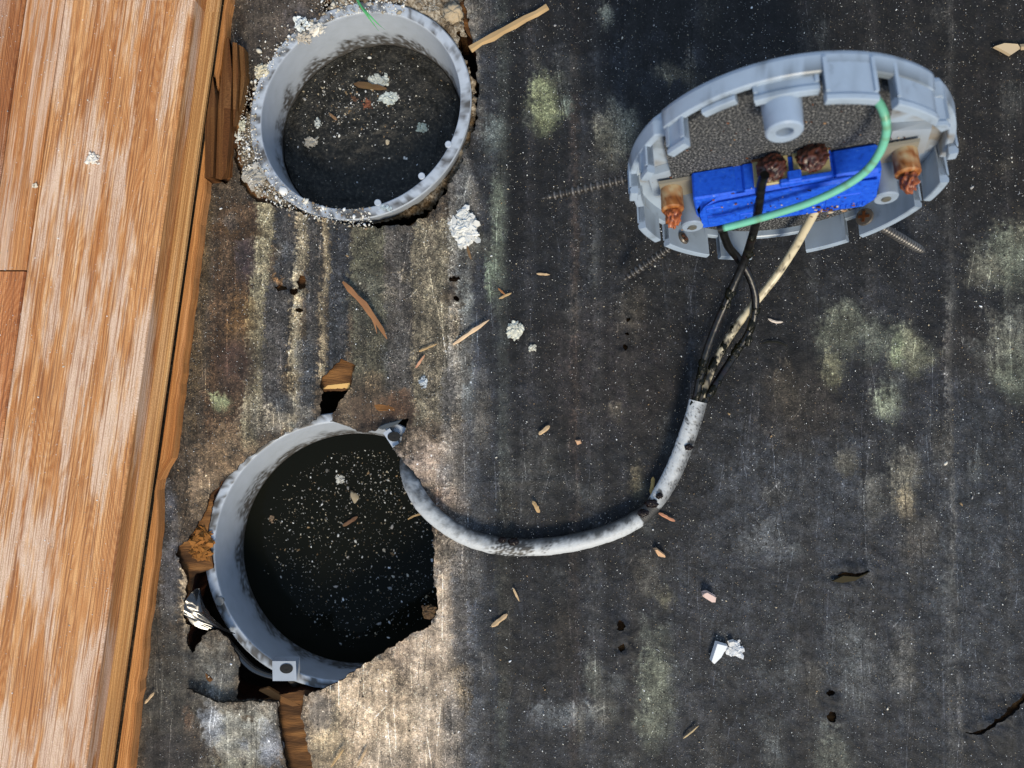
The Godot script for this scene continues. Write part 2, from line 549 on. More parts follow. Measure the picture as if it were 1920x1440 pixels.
	for k in 46:     # the sandy wear runs out raggedly to the right, the tar shows through to the left
		if k % 2: stain(rng.randf_range(872, 910), rng.randf_range(-60, 1500), rng.randf_range(10, 30), rng.randf_range(20, 90), S(88, 84, 78), rng.randf_range(0.2, 0.5), 0.45)
		else: stain(rng.randf_range(835, 875), rng.randf_range(300, 1500), rng.randf_range(8, 22), rng.randf_range(20, 80), S(60, 60, 62), rng.randf_range(0.2, 0.5), 0.45)
	for k in 60:
		stain(rng.randf_range(350, 870), rng.randf_range(380, 1440), rng.randf_range(6, 22), rng.randf_range(8, 40), [S(60, 56, 50), S(130, 118, 96), S(96, 80, 58), S(76, 78, 82)][k % 4], rng.randf_range(0.2, 0.45), 0.8)
	# --- up to full size, with the grain of the felt and its worn nap
	var low := PackedByteArray()
	low.resize(FW * FH * 4)
	for k in FW * FH:
		low[4 * k] = int(clampf(FR[k], 0, 1) * 255); low[4 * k + 1] = int(clampf(FG[k], 0, 1) * 255)
		low[4 * k + 2] = int(clampf(FB[k], 0, 1) * 255); low[4 * k + 3] = int(clampf(FA[k], 0, 1) * 255)
	var im := Image.create_from_data(FW, FH, false, Image.FORMAT_RGBA8, low)
	im.resize(1600, 1400, Image.INTERPOLATE_CUBIC)
	var px := im.get_data()
	var fine := noise_bytes(1600, 1400, 0.38, 31, 2)
	var mid := noise_bytes(1600, 1400, 0.11, 32, 3)
	var hair := noise_bytes(1600, 14, 0.10, 33, 4, FastNoiseLite.TYPE_SIMPLEX_SMOOTH, 1600, 1400)
	var line := noise_bytes(1600, 60, 0.21, 35, 2, FastNoiseLite.TYPE_SIMPLEX_SMOOTH, 1600, 1400)
	var out := PackedByteArray()
	out.resize(1600 * 1400 * 3)
	var blot := noise_bytes(800, 700, 0.045, 34, 5, FastNoiseLite.TYPE_SIMPLEX_SMOOTH, 1600, 1400)
	var last := 1600 * 1400 - 1
	for k in 1600 * 1400:
		var q := 4 * clampi(k + (mid[k] - 128) / 16 + (hair[k] - 128) / 40 + 1600 * ((blot[k] - 128) / 10 + (mid[k] - 128) / 14), 0, last)
		var a := px[q + 3] / 255.0
		var g := (fine[k] - 128) * 0.0072 + (mid[k] - 128) * 0.0040
		var t := maxf(0.1, (1.0 + 1.5 * a * g) * (1.0 + (hair[k] - 128) * 0.0011 + (line[k] - 128) * 0.0003 + (blot[k] - 128) * 0.0028))
		if fine[k] > 205: t += 1.3 * a
		out[3 * k] = mini(255, int(px[q] * t)); out[3 * k + 1] = mini(255, int(px[q + 1] * t)); out[3 * k + 2] = mini(255, int(px[q + 2] * t))
	# scratches along and across the nap, and small dark pits
	for k in 1500:
		var x := rng.randf_range(0, 1600)
		var y := rng.randf_range(0, 1400)
		var ang := PI / 2 + rng.randfn() * 0.12 if k % 3 else rng.randf() * TAU
		var len_ := rng.randf_range(5, 30) if k % 3 == 0 else rng.randf_range(10, 110)
		var f := rng.randf_range(1.25, 1.9) if k % 5 < 3 else rng.randf_range(0.45, 0.75)
		for s in int(len_):
			var ix := int(x + cos(ang) * s)
			var iy := int(y + sin(ang) * s)
			if ix < 0 or iy < 0 or ix >= 1600 or iy >= 1400: continue
			var z := 3 * (iy * 1600 + ix)
			for ch in 3: out[z + ch] = clampi(int(out[z + ch] * f), 0, 255)
	for k in 1400:
		var x := rng.randi_range(3, 1596)
		var y := rng.randi_range(3, 1396)
		var f := 0.3 if k % 3 else 2.2
		for dy in rng.randi_range(1, 3):
			for dx in rng.randi_range(1, 3):
				var z := 3 * ((y + dy) * 1600 + x + dx)
				for ch in 3: out[z + ch] = clampi(int(out[z + ch] * f), 0, 255)
	var rel := PackedByteArray()
	rel.resize(1600 * 1400)
	for k in 1600 * 1400:
		rel[k] = clampi(int(128 + ((fine[k] - 128) * 0.75 + (mid[k] - 128) * 0.35) * (0.3 + px[4 * k + 3] / 255.0)), 0, 255)
	M.felt_relief = grey_texture(rel, 1600, 1400)
	return ImageTexture.create_from_image(Image.create_from_data(1600, 1400, false, Image.FORMAT_RGB8, out))

func wood_texture(w: int, h: int, seed_: int, c0: Color, c1: Color, pore: Color, haze: float, knot := true) -> ImageTexture:
	var fine := noise_bytes(w, maxi(8, h / 64), 0.11, seed_, 4, FastNoiseLite.TYPE_SIMPLEX_SMOOTH, w, h)
	var pores := noise_bytes(w, maxi(8, h / 40), 0.16, seed_ + 1, 2, FastNoiseLite.TYPE_SIMPLEX_SMOOTH, w, h)
	var broad := noise_bytes(w / 4, maxi(8, h / 90), 0.05, seed_ + 2, 3, FastNoiseLite.TYPE_SIMPLEX_SMOOTH, w, h)
	var warp := noise_bytes(w / 4, h / 16, 0.022, seed_ + 3, 2, FastNoiseLite.TYPE_SIMPLEX_SMOOTH, w, h)
	var cloud := noise_bytes(w / 2, h / 8, 0.016, seed_ + 4, 5, FastNoiseLite.TYPE_SIMPLEX_SMOOTH, w, h)
	var scuff := noise_bytes(w, maxi(8, h / 4), 0.05, seed_ + 5, 4, FastNoiseLite.TYPE_SIMPLEX_SMOOTH, w, h)
	var grit := noise_bytes(w, h, 0.45, seed_ + 6, 2)
	var out := PackedByteArray()
	out.resize(w * h * 3)
	var rel := PackedByteArray()
	rel.resize(w * h)
	var wh := S(222, 210, 204)
	for k in w * h:
		var s := float(k % w) / w
		var rings := sin((s * 9.0 + warp[k] * (0.05 if knot else 0.012)) * TAU)
		var t := 0.5 + 0.2 * rings + (broad[k] - 128) * 0.0034 + (fine[k] - 128) * 0.0026
		var r := lerpf(c0.r, c1.r, t)
		var g := lerpf(c0.g, c1.g, t)
		var b := lerpf(c0.b, c1.b, t)
		var p := clampf((pores[k] - 140) * 0.012, 0.0, 0.5)
		r = lerpf(r, pore.r, p); g = lerpf(g, pore.g, p); b = lerpf(b, pore.b, p)
		var hz := haze * clampf((cloud[k] - 106) * 0.0085 + (scuff[k] - 128) * 0.0030 + (fine[k] - 128) * 0.0016, 0.0, 0.62) * clampf(0.8 + (grit[k] - 128) * 0.007, 0.1, 1.0) * (1.0 - 0.9 * p)
		r = lerpf(r, wh.r, hz); g = lerpf(g, wh.g, hz); b = lerpf(b, wh.b, hz)
		var gr := 1.0 + (grit[k] - 128) * 0.0022
		out[3 * k] = clampi(int(r * gr * 255), 0, 255); out[3 * k + 1] = clampi(int(g * gr * 255), 0, 255); out[3 * k + 2] = clampi(int(b * gr * 255), 0, 255)
		rel[k] = clampi(int(170 - 160 * p + (fine[k] - 128) * 0.25 + (grit[k] - 128) * 0.12), 0, 255)
	M["relief%d" % seed_] = grey_texture(rel, w, h)
	return ImageTexture.create_from_image(Image.create_from_data(w, h, false, Image.FORMAT_RGB8, out))

func mottle(w: int, freq: float, seed_: int, stops: Array, oct := 4) -> ImageTexture:
	var d := noise_bytes(w, w, freq, seed_, oct)
	var f := FastNoiseLite.new()
	f.seed = seed_; f.frequency = freq; f.fractal_octaves = oct
	var im := f.get_seamless_image(w, w, false, false, 0.15, true)
	im.convert(Image.FORMAT_L8)
	d = im.get_data()
	var lut := PackedByteArray()
	lut.resize(768)
	for k in 256:
		var x := k / 255.0
		var c: Color = stops[0][1]
		for q in stops.size() - 1:
			if x >= stops[q][0]: c = (stops[q][1] as Color).lerp(stops[q + 1][1], clampf((x - stops[q][0]) / (stops[q + 1][0] - stops[q][0]), 0, 1))
		lut[3 * k] = int(c.r * 255); lut[3 * k + 1] = int(c.g * 255); lut[3 * k + 2] = int(c.b * 255)
	var out := PackedByteArray()
	out.resize(w * w * 3)
	for k in w * w:
		var q := d[k] * 3
		out[3 * k] = lut[q]; out[3 * k + 1] = lut[q + 1]; out[3 * k + 2] = lut[q + 2]
	return ImageTexture.create_from_image(Image.create_from_data(w, w, false, Image.FORMAT_RGB8, out))

func mat(called: String, col: Color, rg: float, spec := 0.5, vc := false) -> StandardMaterial3D:
	var m := StandardMaterial3D.new()
	m.resource_name = called
	m.albedo_color = col
	m.roughness = rg
	m.metallic_specular = spec
	m.vertex_color_use_as_albedo = vc
	M[called] = m
	return m

func tri_tex(m: StandardMaterial3D, tex: Texture2D, per_metre: float, relief: Texture2D = null, depth := 0.02) -> void:
	m.albedo_texture = tex
	m.uv1_triplanar = true
	m.uv1_scale = Vector3.ONE * per_metre
	if relief:
		m.heightmap_enabled = true
		m.heightmap_texture = relief
		m.heightmap_scale = depth

func make_materials() -> void:
	var felt := mat("felt", Color.WHITE, 0.74, 0.4, true)
	felt.albedo_texture = paint_felt()
	felt.heightmap_enabled = true
	felt.heightmap_texture = M.felt_relief
	felt.heightmap_scale = 0.045
	var grain := grey_texture(noise_bytes(512, 512, 0.12, 71, 4), 512, 512)
	M.grain = grain
	var oak := mat("oak", Color.WHITE, 0.66, 0.4, true)
	oak.albedo_texture = wood_texture(512, 1800, 41, S(168, 108, 60), S(208, 156, 104), S(100, 60, 38), 1.2)
	oak.heightmap_enabled = true; oak.heightmap_texture = M.relief41; oak.heightmap_scale = 0.02
	var raw := mat("raw_wood", Color.WHITE, 0.8, 0.3, true)
	raw.albedo_texture = wood_texture(256, 1024, 51, S(168, 126, 80), S(206, 168, 118), S(120, 80, 48), 0.3, false)
	raw.heightmap_enabled = true; raw.heightmap_texture = M.relief51; raw.heightmap_scale = 0.03
	var sub := mat("subfloor_wood", Color.WHITE, 0.85, 0.3, true)
	tri_tex(sub, mottle(512, 0.012, 61, [[0.0, S(46, 31, 19)], [0.4, S(84, 57, 34)], [0.7, S(128, 88, 50)], [1.0, S(150, 112, 70)]]), 14.0, grain, 0.03)
	sub.uv1_scale = Vector3(4, 14, 26)
	var soil := mat("soil", Color.WHITE, 0.95, 0.2)
	tri_tex(soil, mottle(256, 0.03, 62, [[0.0, S(12, 10, 8)], [0.6, S(34, 28, 22)], [1.0, S(60, 52, 44)]]), 8.0)
	var pvc := mat("pvc", Color.WHITE, 0.42, 0.5, true)
	tri_tex(pvc, mottle(256, 0.02, 63, [[0.0, S(144, 150, 158)], [0.25, S(164, 172, 182)], [1.0, S(174, 182, 194)]]), 22.0)
	var cover := mat("cover_plastic", Color.WHITE, 0.38, 0.5, true)
	tri_tex(cover, mottle(256, 0.02, 64, [[0.0, S(130, 142, 156)], [0.2, S(150, 165, 182)], [1.0, S(159, 175, 193)]]), 22.0, grain, 0.002)
	var foam := mat("gasket_foam", Color.WHITE, 0.95, 0.2)
	tri_tex(foam, mottle(512, 0.07, 65, [[0.0, S(26, 27, 29)], [0.45, S(66, 68, 71)], [0.62, S(96, 98, 101)], [0.8, S(150, 150, 148)], [1.0, S(190, 188, 180)]]), 26.0, grain, 0.05)
	var blue := mat("blue_plastic", Color.WHITE, 0.55, 0.35, true)
	tri_tex(blue, mottle(256, 0.05, 66, [[0.0, S(18, 60, 160)], [0.3, S(26, 84, 212)], [0.78, S(34, 96, 222)], [0.88, S(80, 122, 214)], [1.0, S(176, 186, 214)]]), 30.0)
	blue.heightmap_enabled = true; blue.heightmap_texture = grain; blue.heightmap_scale = 0.012
	mat("rust", Color.WHITE, 0.42, 0.6, true)
	mat("matte", Color.WHITE, 0.9, 0.3, true)
	mat("brass", Color.WHITE, 0.55, 0.5, true)
	mat("steel", Color.WHITE, 0.4, 0.6, true).metallic = 0.3
	mat("wire", Color.WHITE, 0.38, 0.5, true)
	mat("tar", Color.WHITE, 0.35, 0.35, true)
	var sheath := mat("sheath", Color.WHITE, 0.5, 0.5, true)
	tri_tex(sheath, mottle(512, 0.04, 67, [[0.0, S(144, 144, 141)], [0.25, S(176, 179, 181)], [1.0, S(186, 191, 195)]], 5), 26.0, grain, 0.01)
	mat("water", S(19, 20, 15), 0.1, 0.17)
	var mud := mat("mud", Color.WHITE, 0.55, 0.4, true)
	tri_tex(mud, mottle(512, 0.05, 68, [[0.0, S(8, 8, 7)], [0.45, S(26, 26, 23)], [0.75, S(50, 48, 43)], [1.0, S(110, 106, 94)]], 5), 16.0, grain, 0.03)
	var mortar := mat("mortar", Color.WHITE, 0.95, 0.2, true)
	tri_tex(mortar, mottle(512, 0.06, 69, [[0.0, S(52, 42, 32)], [0.35, S(120, 108, 92)], [0.6, S(176, 168, 154)], [1.0, S(220, 216, 206)]], 5), 18.0, grain, 0.08)
	mat("shiny_plastic", S(16, 18, 22), 0.22, 0.8)

# ------------------------------------------------------------------ the scene
var xs := PackedFloat32Array()
var ys := PackedFloat32Array()
var felt_d := PackedFloat32Array()

const UPPER_C := Vector2(677, 209)
const LOWER_C := Vector2(641, 1037)

func ellipse(c: Vector2, a: float, b: float, turn: float, n := 64) -> PackedVector2Array:
	var p := PackedVector2Array()
	for k in n:
		var t := TAU * k / n
		p.append(c + Vector2(a * cos(t), b * sin(t)).rotated(turn))
	return p

func _ready() -> void:
	rng.seed = 11
	var cam := Camera3D.new()
	cam.name = "camera"
	cam.fov = 2.0 * rad_to_deg(atan(0.5))
	add_child(cam)
	cam.look_at_from_position(Vector3(0, H, 0), Vector3.ZERO, Vector3.FORWARD)
	var lens := CameraAttributesPhysical.new()
	lens.frustum_focal_length = 24.0
	lens.exposure_aperture = 9.0
	lens.frustum_focus_distance = 0.346
	lens.frustum_near = 0.01
	lens.frustum_far = 20.0
	cam.attributes = lens
	cam.near = 0.01
	cam.far = 20.0
	var env := Environment.new()
	env.tonemap_mode = Environment.TONE_MAPPER_LINEAR
	env.tonemap_exposure = 2.6
	env.background_mode = Environment.BG_SKY
	var sky := ProceduralSkyMaterial.new()
	sky.sky_top_color = Color(0.67, 0.78, 0.92)
	sky.sky_horizon_color = Color(0.84, 0.87, 0.92)
	sky.ground_bottom_color = Color(0.3, 0.28, 0.26)
	sky.ground_horizon_color = Color(0.5, 0.48, 0.46)
	sky.sky_energy_multiplier = 0.62
	env.sky = Sky.new()
	env.sky.sky_material = sky
	env.sdfgi_enabled = true
	env.ssao_enabled = true
	env.ssil_enabled = true
	var we := WorldEnvironment.new()
	we.name = "world_environment"
	we.environment = env
	add_child(we)
	var sun := DirectionalLight3D.new()
	sun.name = "sun"
	sun.light_energy = 0.44
	sun.light_color = Color(1.0, 0.95, 0.86)
	sun.light_angular_distance = 18.0
	sun.shadow_enabled = true
	add_child(sun)
	sun.look_at_from_position(Vector3(0.12, 0.75, 0.8), Vector3.ZERO)

	make_materials()
	build_ground()
	build_felt()
	build_wood_floor()
	build_boxes()
	build_cover()
	build_cable()
	build_debris()
	build_dust()


func build_ground() -> void:
	var b := MB.new()
	var n := 24
	for r in n + 1:
		for q in n + 1:
			b.vert(Vector3(-0.7 + 1.4 * q / n, -0.16 + 0.012 * nse.get_noise_2d(q * 40.0, r * 40.0), -0.6 + 1.2 * r / n))
	for r in n:
		for q in n:
			var k := r * (n + 1) + q
			b.quad(k, k + 1, k + n + 2, k + n + 1)
	tag(obj("ground", b.mesh(), M.soil), "dark damp earth far below the torn floor", "", "", "structure")
	b = MB.new()
	b.box(Vector3(-30, -0.24, -30), Vector3(30, -0.19, 30))
	tag(obj("terrain", b.mesh(), M.soil), "dark earth all round and under the floor", "", "", "structure")
	# the old boards under the felt
	var sx := axis(300, 960, 6, -1400, 3300)
	var sy := axis(-60, 1500, 6, -1700, 3100)
	var d := distances(sx, sy, 90.0)
	carve(d, sx, sy, ellipse(UPPER_C + Vector2(8, 2), 244, 222, -0.73), 5, 0.05)
	carve(d, sx, sy, poly([556, 733, 690, 733, 705, 770, 780, 772, 800, 850, 900, 950, 905, 1150, 800, 1262, 640, 1312, 600, 1312, 575, 1296, 520, 1306, 470, 1322, 440, 1317, 352, 1240, 348, 1140, 364, 1078, 396, 1068, 386, 1000, 398, 930, 446, 856, 516, 797, 556, 780]), 3.0, 0.06)
	var h := distances(sx, sy, -0.0022)
	for k in h.size(): h[k] += -0.0004 * absf(nse.get_noise_2d(sx[k % sx.size()] * 0.6, sy[k / sx.size()] * 6.0))
	tag(obj("subfloor", sheet(sx, sy, d, h, 0.019, V(120, 84, 50)), M.subfloor_wood), "brown rotting boards showing through tears in the black felt", "", "", "structure")


func build_felt() -> void:
	xs = axis(196, 2000, 4, -1400, 3300)
	ys = axis(-90, 1530, 4, -1700, 3100)
	felt_d = distances(xs, ys, 90.0)
	carve(felt_d, xs, ys, poly([864, -60, 872, 10, 884, 70, 895, 120, 898, 190, 890, 240, 868, 300, 842, 350, 812, 398, 765, 424, 690, 427, 620, 414, 545, 396, 478, 374, 452, 345, 441, 290, 444, 235, 462, 180, 492, 135, 528, 92, 566, 62, 604, 38, 616, -60]), 7.0, 0.05)
	carve(felt_d, xs, ys, poly([387, 952, 389, 936, 414, 904, 441, 882, 462, 860, 506, 828, 554, 803, 595, 787, 600, 768, 606, 736, 598, 725, 603, 709, 625, 687, 641, 673, 668, 684, 660, 703, 657, 730, 646, 741, 627, 768, 620, 790, 646, 798, 679, 812, 700, 810, 711, 800, 733, 790, 765, 785, 760, 806, 749, 828, 736, 841, 762, 868, 788, 898, 804, 935, 812, 996, 814, 1028, 812, 1082, 819, 1109, 820, 1142, 804, 1178, 776, 1187, 711, 1228, 625, 1283, 571, 1302, 565, 1342, 576, 1386, 588, 1440, 600, 1560, 560, 1560, 533, 1407, 530, 1380, 522, 1342, 525, 1312, 479, 1312, 444, 1310, 446, 1277, 449, 1234, 435, 1207, 411, 1180, 387, 1185, 357, 1228, 351, 1201, 354, 1174, 343, 1158, 349, 1131, 349, 1093, 351, 1077, 341, 1066, 332, 1039, 336, 1023, 354, 1012, 370, 985]), 5.0, 0.06)
	# cracks, gashes and old nail holes
	carve(felt_d, xs, ys, poly([1990, 1270, 1925, 1312, 1905, 1330, 1880, 1348, 1856, 1366, 1838, 1378, 1806, 1374, 1838, 1370, 1858, 1352, 1880, 1338, 1900, 1318, 1935, 1290]), 3.0, 0.08)
	carve(felt_d, xs, ys, poly([1566, 1080, 1584, 1072, 1606, 1074, 1634, 1066, 1612, 1082, 1590, 1088]), 3.0, 0.09)
	for a in [[552, 548, 9, 7], [566, 530, 8, 14], [527, 540, 12, 5], [562, 582, 6, 5], [856, 560, 6, 5], [852, 524, 12, 5], [1556, 1298, 9, 5], [1558, 1344, 9, 12], [1164, 1172, 8, 10], [1166, 1214, 7, 8], [1172, 652, 5, 6], [1178, 600, 5, 4], [466, 1338, 9, 5], [1176, 625, 4, 4]]:
		carve(felt_d, xs, ys, ellipse(Vector2(a[0], a[1]), a[2], a[3], 0.0, 12), 5.0, 0.1, false, 24.0)
	var w := xs.size()
	var h := distances(xs, ys, 0.0)
	var bumps := [[700, 775, 62, 40, -0.0035], [650, 800, 40, 30, -0.0015], [400, 1250, 52, 62, -0.003], [690, 1340, 130, 110, 0.0012], [590, 1330, 24, 60, 0.0016], [800, 880, 50, 60, 0.001], [845, 700, 14, 700, 0.0009], [878, 700, 10, 900, -0.0005],
		[1600, 1062, 40, 14, 0.0016], [1600, 1096, 44, 12, 0.0008], [1900, 1370, 60, 40, 0.0014], [1860, 1300, 80, 40, -0.0008], [545, 552, 30, 14, 0.0012], [850, 545, 20, 26, 0.0012], [1165, 1190, 18, 40, 0.0012], [1556, 1325, 16, 36, 0.001],
		[545, 620, 22, 160, 0.0006], [480, 620, 16, 240, 0.0005], [1505, 700, 40, 900, 0.0006], [1780, 700, 12, 900, 0.0006], [940, 1100, 14, 300, 0.0006], [1078, 700, 6, 500, 0.0005], [1000, 902, 90, 8, 0.0006], [760, 1000, 50, 80, 0.0006]]
	var fn := FastNoiseLite.new()
	fn.seed = 9; fn.frequency = 0.008; fn.fractal_octaves = 4
	for k in h.size():
		var x := xs[k % w]
		var y := ys[k / w]
		var z := 0.0009 * fn.get_noise_2d(x * 2.0, y * 0.6) + 0.0005 * fn.get_noise_2d(x * 5.0 + 500.0, y * 5.0)
		for g in bumps:
			var ex: float = (x - g[0]) / g[2]
			var ey: float = (y - g[1]) / g[3]
			var q := ex * ex + ey * ey
			if q < 4.0: z += g[4] * exp(-q * 1.6) - g[4] * 0.0017
		if felt_d[k] < 40.0: z += 0.0017 * exp(-maxf(felt_d[k], 0.0) / 14.0) * (0.25 + fn.get_noise_2d(x * 4.0, y * 4.0 + 900.0) * 1.4)
		h[k] = z
	tag(obj("floor_felt", sheet(xs, ys, felt_d, h, 0.0014, V(90, 66, 44)), M.felt), "black tar felt, worn sandy and torn round the two boxes", "", "", "structure")
	# a second torn layer lying on the first at the lower edge
	var fx := axis(340, 600, 4, 330, 610)
	var fy := axis(1270, 1530, 4, 1262, 1540)
	var fd := distances(fx, fy, -90.0)
	carve(fd, fx, fy, poly([352, 1286, 378, 1296, 410, 1312, 446, 1311, 524, 1310, 524, 1340, 530, 1380, 535, 1407, 560, 1520, 440, 1520, 416, 1412, 400, 1376, 378, 1344, 362, 1320]), 4.0, 0.07, true)
	var fh := distances(fx, fy, 0.0)
	for k in fh.size():
		fh[k] = 0.0021 + 0.0009 * fn.get_noise_2d(fx[k % fx.size()] * 3.0, fy[k / fx.size()] * 3.0) + 0.001 * exp(-maxf(fd[k], 0) / 12.0)
	tag(obj("torn_felt_flap", sheet(fx, fy, fd, fh, 0.0013, V(150, 140, 125)), M.felt), "pale torn flap of felt below the lower box, left of the brown slit", "felt scrap")


func solid_at(px: float, py: float) -> bool:
	var a := xs.bsearch(px)
	var b := ys.bsearch(py)
	if a >= xs.size() or b >= ys.size(): return true
	return felt_d[b * xs.size() + a] > 5.0


func plank(parent: Node, c0: float, c1: float, t0: float, t1: float, y0: float, y1: float, m: Material, tint: Color, shift: float, called := "plank", way := 1.0) -> MeshInstance3D:
	# c: floor mark across at row 0, t: row; the boards lean by 0.142 marks per row; c and t are read at the height 0.022
	var b := MB.new()
	b.paint = tint
	var at := func(c: float, t: float, y: float) -> Vector3:
		var p := P(c - 0.142 * t, t, 0.022)
		p.y = y
		return p
	var n := 24
	var bev := 2.2
	var prof := [[c0 + 0.2, y0], [c0, y1 - 0.0006], [c0 + bev, y1], [c1 - bev, y1], [c1, y1 - 0.0006], [c1 - 0.2, y0]]
	for k in prof.size():
		var a: Array = prof[k]
		var e: Array = prof[(k + 1) % prof.size()]
		for s in n:
			var ta := lerpf(t0, t1, float(s) / n)
			var te := lerpf(t0, t1, float(s + 1) / n)
			var wob0 := 0.7 * nse.get_noise_2d(c0 * 9.0, ta * 0.5)
			var wob1 := 0.7 * nse.get_noise_2d(c0 * 9.0, te * 0.5)
			var u0: float = (a[0] - c0) / maxf(60.0, c1 - c0) * (1.0 if k == 2 else 0.999)
			var u1: float = (e[0] - c0) / maxf(60.0, c1 - c0)
			if k != 2: u0 += (a[1] - y1) * 14.0; u1 += (e[1] - y1) * 14.0
			b.face([at.call(a[0] + wob0, ta, a[1]), at.call(e[0] + wob0, ta, e[1]), at.call(e[0] + wob1, te, e[1]), at.call(a[0] + wob1, te, a[1])],
				[Vector2(u0, way * ta / 1600.0 + shift), Vector2(u1, way * ta / 1600.0 + shift), Vector2(u1, way * te / 1600.0 + shift), Vector2(u0, way * te / 1600.0 + shift)])
	for e in 2:
		var ring := []
		for q in prof: ring.append(at.call(q[0], t1 if e else t0, q[1]))
		b.face(ring)
	b.outward_each(0)
	return obj(called, b.mesh(), m, parent)


func build_wood_floor() -> void:
	var f := Node3D.new()
	f.name = "wooden_floor"
	f.position = Vector3(0, 0, 0)
	add_child(f)
	tag(f, "worn orange oak floorboards with white scuffs along the felt", "", "", "structure")
	var a := plank(f, 121.5, 365, -900, 2300, 0.006, 0.022, M.oak, Color.WHITE, 0.0)
	plank(a, 364, 391.5, -900, 2300, 0.0088, 0.0112, M.raw_wood, Color(0.95, 0.88, 0.8), 0.0, "tongue")
	plank(f, 48, 120, -900, 506, 0.006, 0.0219, M.oak, Color(0.98, 0.92, 0.88), 0.37)
	plank(f, -160, 120, 509, 2300, 0.006, 0.0219, M.oak, Color(0.86, 0.72, 0.68), 1.0, "plank", -1.0)
	plank(f, -160, 46, -900, 506, 0.006, 0.0217, M.oak, Color(0.64, 0.52, 0.46), 0.55)
	for k in 5: plank(f, -162 - 246 * (k + 1), -164 - 246 * k, -900, 2300, 0.006, 0.022, M.oak, Color(1, 0.9 + 0.02 * (k % 3), 0.86), 0.17 * k)
	# the rough strip that the boards lie on
	var b := MB.new()
	b.paint = Color(1.0, 0.74, 0.55)
	var edge := []
	for y in range(-120, 1600, 20):
		var x := 0.0
		if y < 860: x = lerpf(437, 328, (y + 20) / 880.0)
		elif y < 905: x = lerpf(328, 303, (y - 860) / 45.0)
		elif y < 980: x = 303
		else: x = lerpf(303, 234, (y - 980) / 580.0)
		x += 3.5 * nse.get_noise_2d(y * 3.0, 40.0)
		edge.append(Vector2(x, y))
	for k in edge.size() - 1:
		var e: Vector2 = edge[k]
		var g: Vector2 = edge[k + 1]
		var pts := []
		for q in [e, g]:
			var p := P(q.x - 6.0, q.y, 0.0062)
			var lx := P(maxf(minf(420.5 - 0.1405 * q.y, q.x - 12.0), 0.0), q.y, 0.0062).x
			pts.append([Vector3(lx, -0.001, p.z), Vector3(lx, 0.0060, p.z), p + Vector3(-0.0006, 0.0002 * nse.get_noise_1d(q.y * 9.0), 0), p + Vector3(0, -0.0007, 0), Vector3(p.x + 0.0003, -0.001, p.z)])
		for l in 4:
			b.face([pts[0][l], pts[0][l + 1], pts[1][l + 1], pts[1][l]], [Vector2(0.1 + l * 0.3, e.y / 900.0), Vector2(0.4 + l * 0.3, e.y / 900.0), Vector2(0.4 + l * 0.3, g.y / 900.0), Vector2(0.1 + l * 0.3, g.y / 900.0)])
	tag(obj("wood_strip", b.mesh(), M.raw_wood), "thin reddish wood strip with a ragged edge along the oak boards", "wood strip")
	# broken dark block between the strip and the upper box
	var t := thing("broken_wood_block", P(430, 215, 0), "dark brown splintered wood block between oak boards and upper box", "wood block")
	var parts := [[[434, 86, 444, 84, 448, 150, 444, 250, 438, 330, 428, 348, 416, 344, 420, 210], 0.0085], [[445, 90, 455, 92, 458, 150, 452, 230, 447, 262, 446, 190], 0.0072], [[414, 150, 421, 200, 416, 343, 398, 345, 399, 250], 0.0100], [[456, 94, 466, 100, 468, 150, 460, 200, 456, 215, 459, 150], 0.0055]]
	for k in parts.size():
		var m := MB.new()
		m.paint = [Color(0.27, 0.19, 0.13), Color(0.36, 0.27, 0.19), Color(0.22, 0.16, 0.11), Color(0.3, 0.24, 0.17)][k]
		m.prism(poly(parts[k][0]), -0.001, parts[k][1], func(x: float, y: float, z: float) -> Vector3:
			return P0(x, y, z + 0.0012 * nse.get_noise_2d(x * 20.0, y * 3.0)) - t.position, 1.2)
		for q in m.v.size(): m.uv[q] = Vector2(m.v[q].x * 16.0 + m.v[q].y * 30.0, m.v[q].z * 4.0)
		obj("splinter", m.mesh(), M.raw_wood, t)


